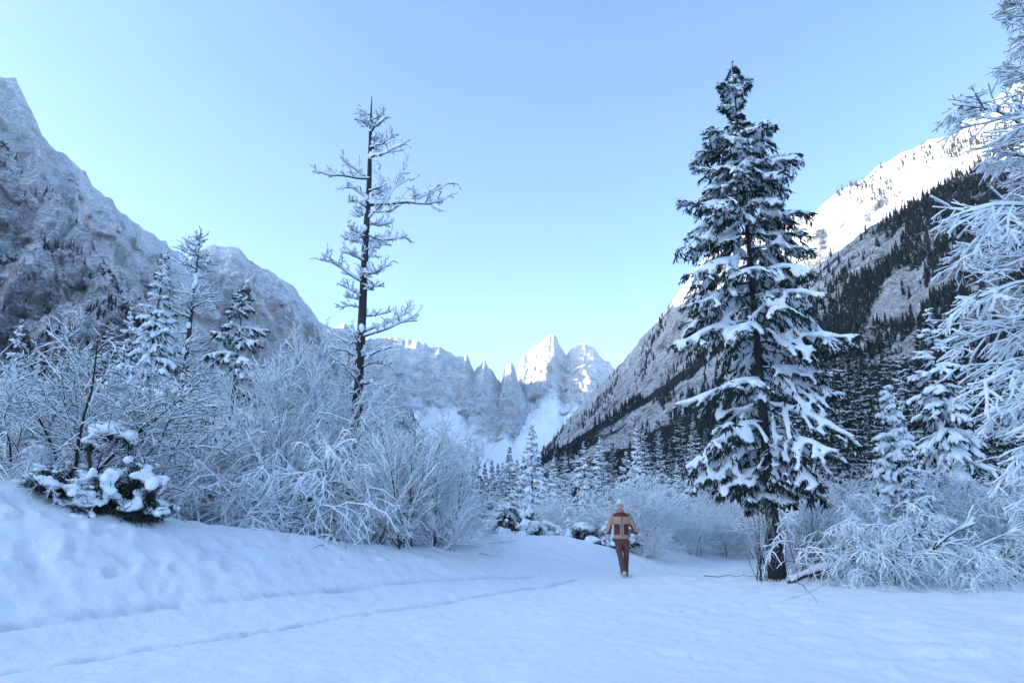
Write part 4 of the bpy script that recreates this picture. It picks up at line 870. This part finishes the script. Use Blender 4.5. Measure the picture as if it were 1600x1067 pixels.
def build_person():
    TAN = cloth('tan_shell', (.44, .285, .205)); BRN = cloth('dark_brown_shell', (.125, .052, .042)); TRO = cloth('brown_trousers', (.135, .072, .060))
    ZIP = cloth('zip', (.03, .025, .025)); HAT = cloth('knit_hat', (.74, .71, .69), 400); GLV = cloth('grey_glove', (.34, .38, .37)); SKIN = cloth('skin', (.58, .37, .29), 60)
    BOOT = cloth('boot', (.20, .115, .08)); SOLE = cloth('boot_sole', (.62, .62, .62)); EYE = cloth('eye', (.03, .022, .02)); LIP = cloth('lip', (.36, .16, .14)); HAIR = cloth('hair', (.06, .04, .03))
    g = on_ground(970, 17.3, 0.0); root = bpy.data.objects.new('person', None); COL.objects.link(root); root.location = g; root.rotation_euler = (0, 0, -.06)
    tag(root, 'person in tan and brown winter jacket and knit hat walking along the snowy track', 'person')
    # the body itself, one surface
    a = Acc()
    loft(a, [(0,0,.80,.10,.07),(0,0,.88,.13,.09),(0,0,1.0,.145,.10),(0,0,1.15,.155,.105),(0,0,1.32,.175,.11),(0,0,1.44,.15,.085),(0,0,1.50,.07,.06),(-.005,-.01,1.60,.055,.055)])
    limb(a, [(-.08,0,.86,.06),(-.066,-.15,.48,.042),(-.006,-.22,.10,.034),(-.004,-.32,.06,.035)]); limb(a, [(.08,0,.86,.06),(.096,.05,.48,.042),(.088,.22,.10,.034),(.088,.16,.04,.035)])
    limb(a, [(-.17,0,1.44,.055),(-.285,.02,1.20,.043),(-.315,-.05,.97,.03),(-.315,-.06,.84,.028)]); limb(a, [(.17,0,1.44,.055),(.28,.03,1.20,.043),(.335,-.03,.985,.03),(.345,-.04,.84,.028)])
    v, f = ICO3; hv = v.copy(); hd = np.array((.076, .098, .118))
    fx, fy, fz = hv[:, 0], -hv[:, 1], hv[:, 2]                                     # the face looks along -y
    front = np.clip(fy, 0, 1)
    d = .26*np.exp(-((fx/.16)**2+((fz+.12)/.26)**2))*front+.10*np.exp(-((fx/.35)**2+((fz+.78)/.2)**2))*front
    d -= .10*(np.exp(-(((fx-.36)/.18)**2+((fz-.05)/.13)**2))+np.exp(-(((fx+.36)/.18)**2+((fz-.05)/.13)**2)))*front+.04*np.exp(-((fx/.35)**2+((fz+.50)/.06)**2))*front
    hv = hv*hd*np.array((1-.16*np.clip(-v[:, 2], 0, 1)[:, None]*np.array((1, 0, 0))+0)).reshape(-1, 3)
    hv[:, 1] -= d*.10
    turn = -.30; ct, st = math.cos(turn), math.sin(turn)
    HC = np.array((-.012, -.035, 1.655))
    place = lambda p: np.stack([p[:, 0]*ct-p[:, 1]*st, p[:, 0]*st+p[:, 1]*ct, p[:, 2]], 1)+HC
    a.add(place(hv), None, f)
    body = link('body', fused(a, 'body', .015, 2), SKIN, root)
    def bit(name, c, r, mat, parent):
        q = Acc(); vv, ff = ICO2; q.add(place((vv*np.array(r)+np.array(c))), None, ff); return link(name, q.mesh(name), mat, parent)
    for s in (-1, 1):
        bit('eye', (s*.028, -.086, .008), (.011, .008, .007), EYE, body); bit('eyebrow', (s*.028, -.092, .026), (.018, .006, .004), HAIR, body); bit('ear', (s*.074, .012, -.012), (.010, .020, .030), SKIN, body)
    bit('mouth', (0, -.094, -.058), (.022, .008, .006), LIP, body)
    # hat
    q = Acc(); a0 = np.arange(28)/28*6.283; rows = []
    for z, rr in [(.034,1.02),(.040,1.09),(.066,1.10),(.072,1.06),(.100,1.0),(.124,.86),(.142,.66),(.153,.42),(.159,.15)]:
        rib = 1+.018*np.cos(a0*14)*(z < .07)+.012*np.cos(a0*9+z*40)*(z >= .07)
        rows.append(np.stack([np.cos(a0)*.083*rr*rib, np.sin(a0)*.104*rr*rib+.006, np.full(28, z)+.012*np.sin(a0)*-1*(z < .075)], 1))
    V = np.concatenate(rows); q.add(np.concatenate([place(V), place(np.array([[0, .004, .161]]))]), grid_wrap(len(rows), 28), np.stack([8*28+np.arange(28), 8*28+(np.arange(28)+1) % 28, np.full(28, 9*28)], -1))
    link('knit_hat', q.mesh('knit_hat'), HAT, root)
    # jacket
    a = Acc()
    loft(a, [(0,.0,.885,.182,.135),(0,.0,.91,.188,.14),(0,0,1.0,.178,.138),(0,0,1.10,.176,.138),(0,0,1.22,.188,.142),(0,0,1.34,.205,.14),(0,0,1.42,.205,.125),(0,0,1.465,.165,.105),(0,.005,1.495,.105,.09),(-.005,.0,1.53,.088,.088),(-.01,-.005,1.575,.086,.09)], 26)
    limb(a, [(-.155,0,1.435,.088),(-.225,.01,1.33,.078),(-.288,.03,1.19,.068),(-.312,-.01,1.08,.062),(-.322,-.045,.985,.056)]); limb(a, [(.155,0,1.435,.088),(.225,.015,1.33,.078),(.275,.04,1.19,.068),(.315,.0,1.08,.062),(.342,-.03,.985,.056)])
    j = fused(a, 'jacket', .013, 3)
    c = np.empty(len(j.vertices)*3, np.float32); j.vertices.foreach_get('co', c); c = c.reshape(-1, 3)
    cn = np.empty(len(j.vertices)*3, np.float32); j.vertices.foreach_get('normal', cn); cn = cn.reshape(-1, 3)
    c += cn*(.010*fbm(c[:, 0]*7, c[:, 1]*7, c[:, 2]*13, 3))[:, None]; j.vertices.foreach_set('co', c.ravel())      # folds in the cloth
    def where(p):
        x, y, z = p[:, 0], p[:, 1], p[:, 2]; ax = np.abs(x); fr = y < -.02; torso = ax < np.interp(z, [.9, 1.2, 1.35, 1.5], [.215, .205, .20, .21])
        k = np.zeros(len(x))
        k[(z > 1.395) & (z < 1.50) & torso & (ax < .19)] = 1
        k[torso & (z > .965) & (z < 1.225) & (ax > .045) & (ax > .045+.5*np.clip(1.0-z, 0, 1)) & fr] = 1
        k[~torso & (z < 1.03)] = 1; k[~torso & (z < 1.21) & (ax < np.interp(z, [.98, 1.21], [.36, .245]))] = 1
        return k
    paint(j, [TAN, BRN], where); jk = link('jacket', j, None, root)
    q = Acc(); limb(q, [(.0,-.098,1.54,.006),(0,-.120,1.46,.006),(0,-.148,1.33,.006),(0,-.150,1.20,.006),(0,-.146,1.05,.006),(0,-.148,.90,.006)], 6, 20); link('zip', q.mesh('zip'), ZIP, jk)
    q = Acc(); limb(q, [(.022,-.150,1.375,.007),(.022,-.155,1.33,.007)], 6, 4); link('zip_pull', q.mesh('zip_pull'), ZIP, jk)
    q = Acc(); loft(q, [(0,.0,.878,.180,.134),(0,.0,.884,.192,.145),(0,.0,.905,.194,.147),(0,.0,.915,.184,.138)], 28); link('hem', q.mesh('hem'), TAN, jk)
    # trousers
    a = Acc()
    loft(a, [(0,0,.745,.11,.09),(0,0,.80,.165,.12),(0,0,.90,.168,.122),(0,0,.96,.15,.11)], 24)
    limb(a, [(-.085,0,.82,.100),(-.082,-.06,.66,.080),(-.066,-.15,.48,.068),(-.035,-.19,.30,.066),(-.008,-.22,.14,.070),(-.004,-.23,.085,.070)], 18, 18)
    limb(a, [(.085,0,.82,.100),(.092,.02,.66,.080),(.096,.05,.48,.068),(.092,.13,.30,.065),(.088,.21,.15,.068),(.088,.23,.075,.068)], 18, 18)
    t = fused(a, 'trousers', .013, 3)
    c = np.empty(len(t.vertices)*3, np.float32); t.vertices.foreach_get('co', c); c = c.reshape(-1, 3); cn = np.empty_like(c); t.vertices.foreach_get('normal', cn.ravel()) if False else None
    c[:, 0] += .008*fbm(c[:, 0]*5, c[:, 1]*5, c[:, 2]*14, 3); c[:, 1] += .010*fbm(c[:, 0]*5+9, c[:, 1]*5, c[:, 2]*12, 3); t.vertices.foreach_set('co', c.ravel())
    tr = link('trousers', t, TRO, root)
    q = Acc(); limb(q, [(.178,.0,.80,.005),(.168,.02,.66,.005),(.160,.05,.48,.005),(.154,.13,.30,.005)], 5, 10); link('side_zip', q.mesh('side_zip'), ZIP, tr)
    # boots
    def boot(o, pitch):
        cp, sp_ = math.cos(pitch), math.sin(pitch)
        R = lambda p: np.stack([p[:, 0], p[:, 1]*cp-p[:, 2]*sp_, p[:, 1]*sp_+p[:, 2]*cp], 1)+np.array(o)
        up, so = Acc(), Acc()
        limb(up, [(0,.04,.16,.052),(0,.035,.10,.056),(0,.0,.065,.056),(0,-.07,.055,.052),(0,-.15,.045,.044)], 14, 14)
        pr = np.array([(-.030,.10),(-.040,.04),(-.040,-.05),(-.048,-.12),(-.038,-.19),(0,-.215),(.038,-.19),(.048,-.12),(.040,-.05),(.040,.04),(.030,.10),(0,.115)])
        n = len(pr); V = np.concatenate([np.c_[pr, np.zeros(n)], np.c_[pr, np.full(n, .028)]]); i = np.arange(n)
        so.add(np.concatenate([V, [[0, -.05, 0]], [[0, -.05, .028]]]), np.stack([i, (i+1) % n, n+(i+1) % n, n+i], -1)[:, ::-1], np.concatenate([np.stack([i, (i+1) % n, np.full(n, 2*n)], -1), np.stack([n+(i+1) % n, n+i, np.full(n, 2*n+1)], -1)]))
        up.v = [R(x) for x in up.v]; so.v = [R(x) for x in so.v]
        b = link('boot', fused(up, 'boot', .010, 2), BOOT, root); link('sole', so.mesh('sole', False), SOLE, b)
    boot((-.004, -.265, .030), -.50); boot((.088, .195, -.012), .22)
    # gloved hands: palm, four unequal curled fingers and a thumb
    def glove(w, sgn):
        a = Acc(); w = np.array(w)
        limb(a, [(*(w+(0,0,.05)), .036),(*w, .034),(*(w+(0,-.006,-.045)), .038),(*(w+(0,-.010,-.09)), .036)], 12, 8, 1.15)
        for k, (oy, L) in enumerate(((-.034,.075),(-.012,.085),(.012,.080),(.033,.062))):
            p0 = w+np.array((0, oy*.9-.008, -.088)); limb(a, [(*p0, .0125),(*(p0+(-sgn*.006,-.004,-L*.5)), .012),(*(p0+(-sgn*.024,-.010,-L*.92)), .0095)], 8, 6)
        t0 = w+np.array((-sgn*.012, -.030, -.035)); limb(a, [(*t0, .015),(*(t0+(-sgn*.012,-.026,-.032)), .0135),(*(t0+(-sgn*.016,-.030,-.065)), .010)], 8, 6)
        link('glove', fused(a, 'glove', .0065, 1), GLV, root)
    glove((-.324, -.050, .955), -1); glove((.346, -.035, .955), 1)
def grid_wrap(nr, nc):
    i = np.arange(nr-1)[:, None]*nc; j = np.arange(nc)[None]
    return np.stack([i+j, i+(j+1) % nc, i+nc+(j+1) % nc, i+nc+j], -1).reshape(-1, 4)
build_person()
# ------------------------------------------------------------------ air
def build_haze():
    x0, x1, y0, y1, z0, z1 = -5200, 5200, -5200, 5200, -16, 1180
    v = [(x0,y0,z0),(x1,y0,z0),(x1,y1,z0),(x0,y1,z0),(x0,y0,z1),(x1,y0,z1),(x1,y1,z1),(x0,y1,z1)]
    f = [(0,3,2,1),(4,5,6,7),(0,1,5,4),(1,2,6,5),(2,3,7,6),(3,0,4,7)]
    me = mesh_np('haze', v, f, smooth=False)
    m = bpy.data.materials.new('haze'); m.use_nodes = True; t = m.node_tree; t.nodes.clear()
    o = t.nodes.new('ShaderNodeOutputMaterial'); pv = t.nodes.new('ShaderNodeVolumePrincipled')
    pv.inputs['Color'].default_value = (.90, .95, 1.0, 1); pv.inputs['Density'].default_value = HAZE
    pv.inputs['Anisotropy'].default_value = .2
    t.links.new(pv.outputs[0], o.inputs['Volume'])
    b = link('haze', me, m); b['kind'] = 'stuff'; b['label'] = 'thin pale blue winter haze in the valley air'
HAZE = .00005
build_haze()
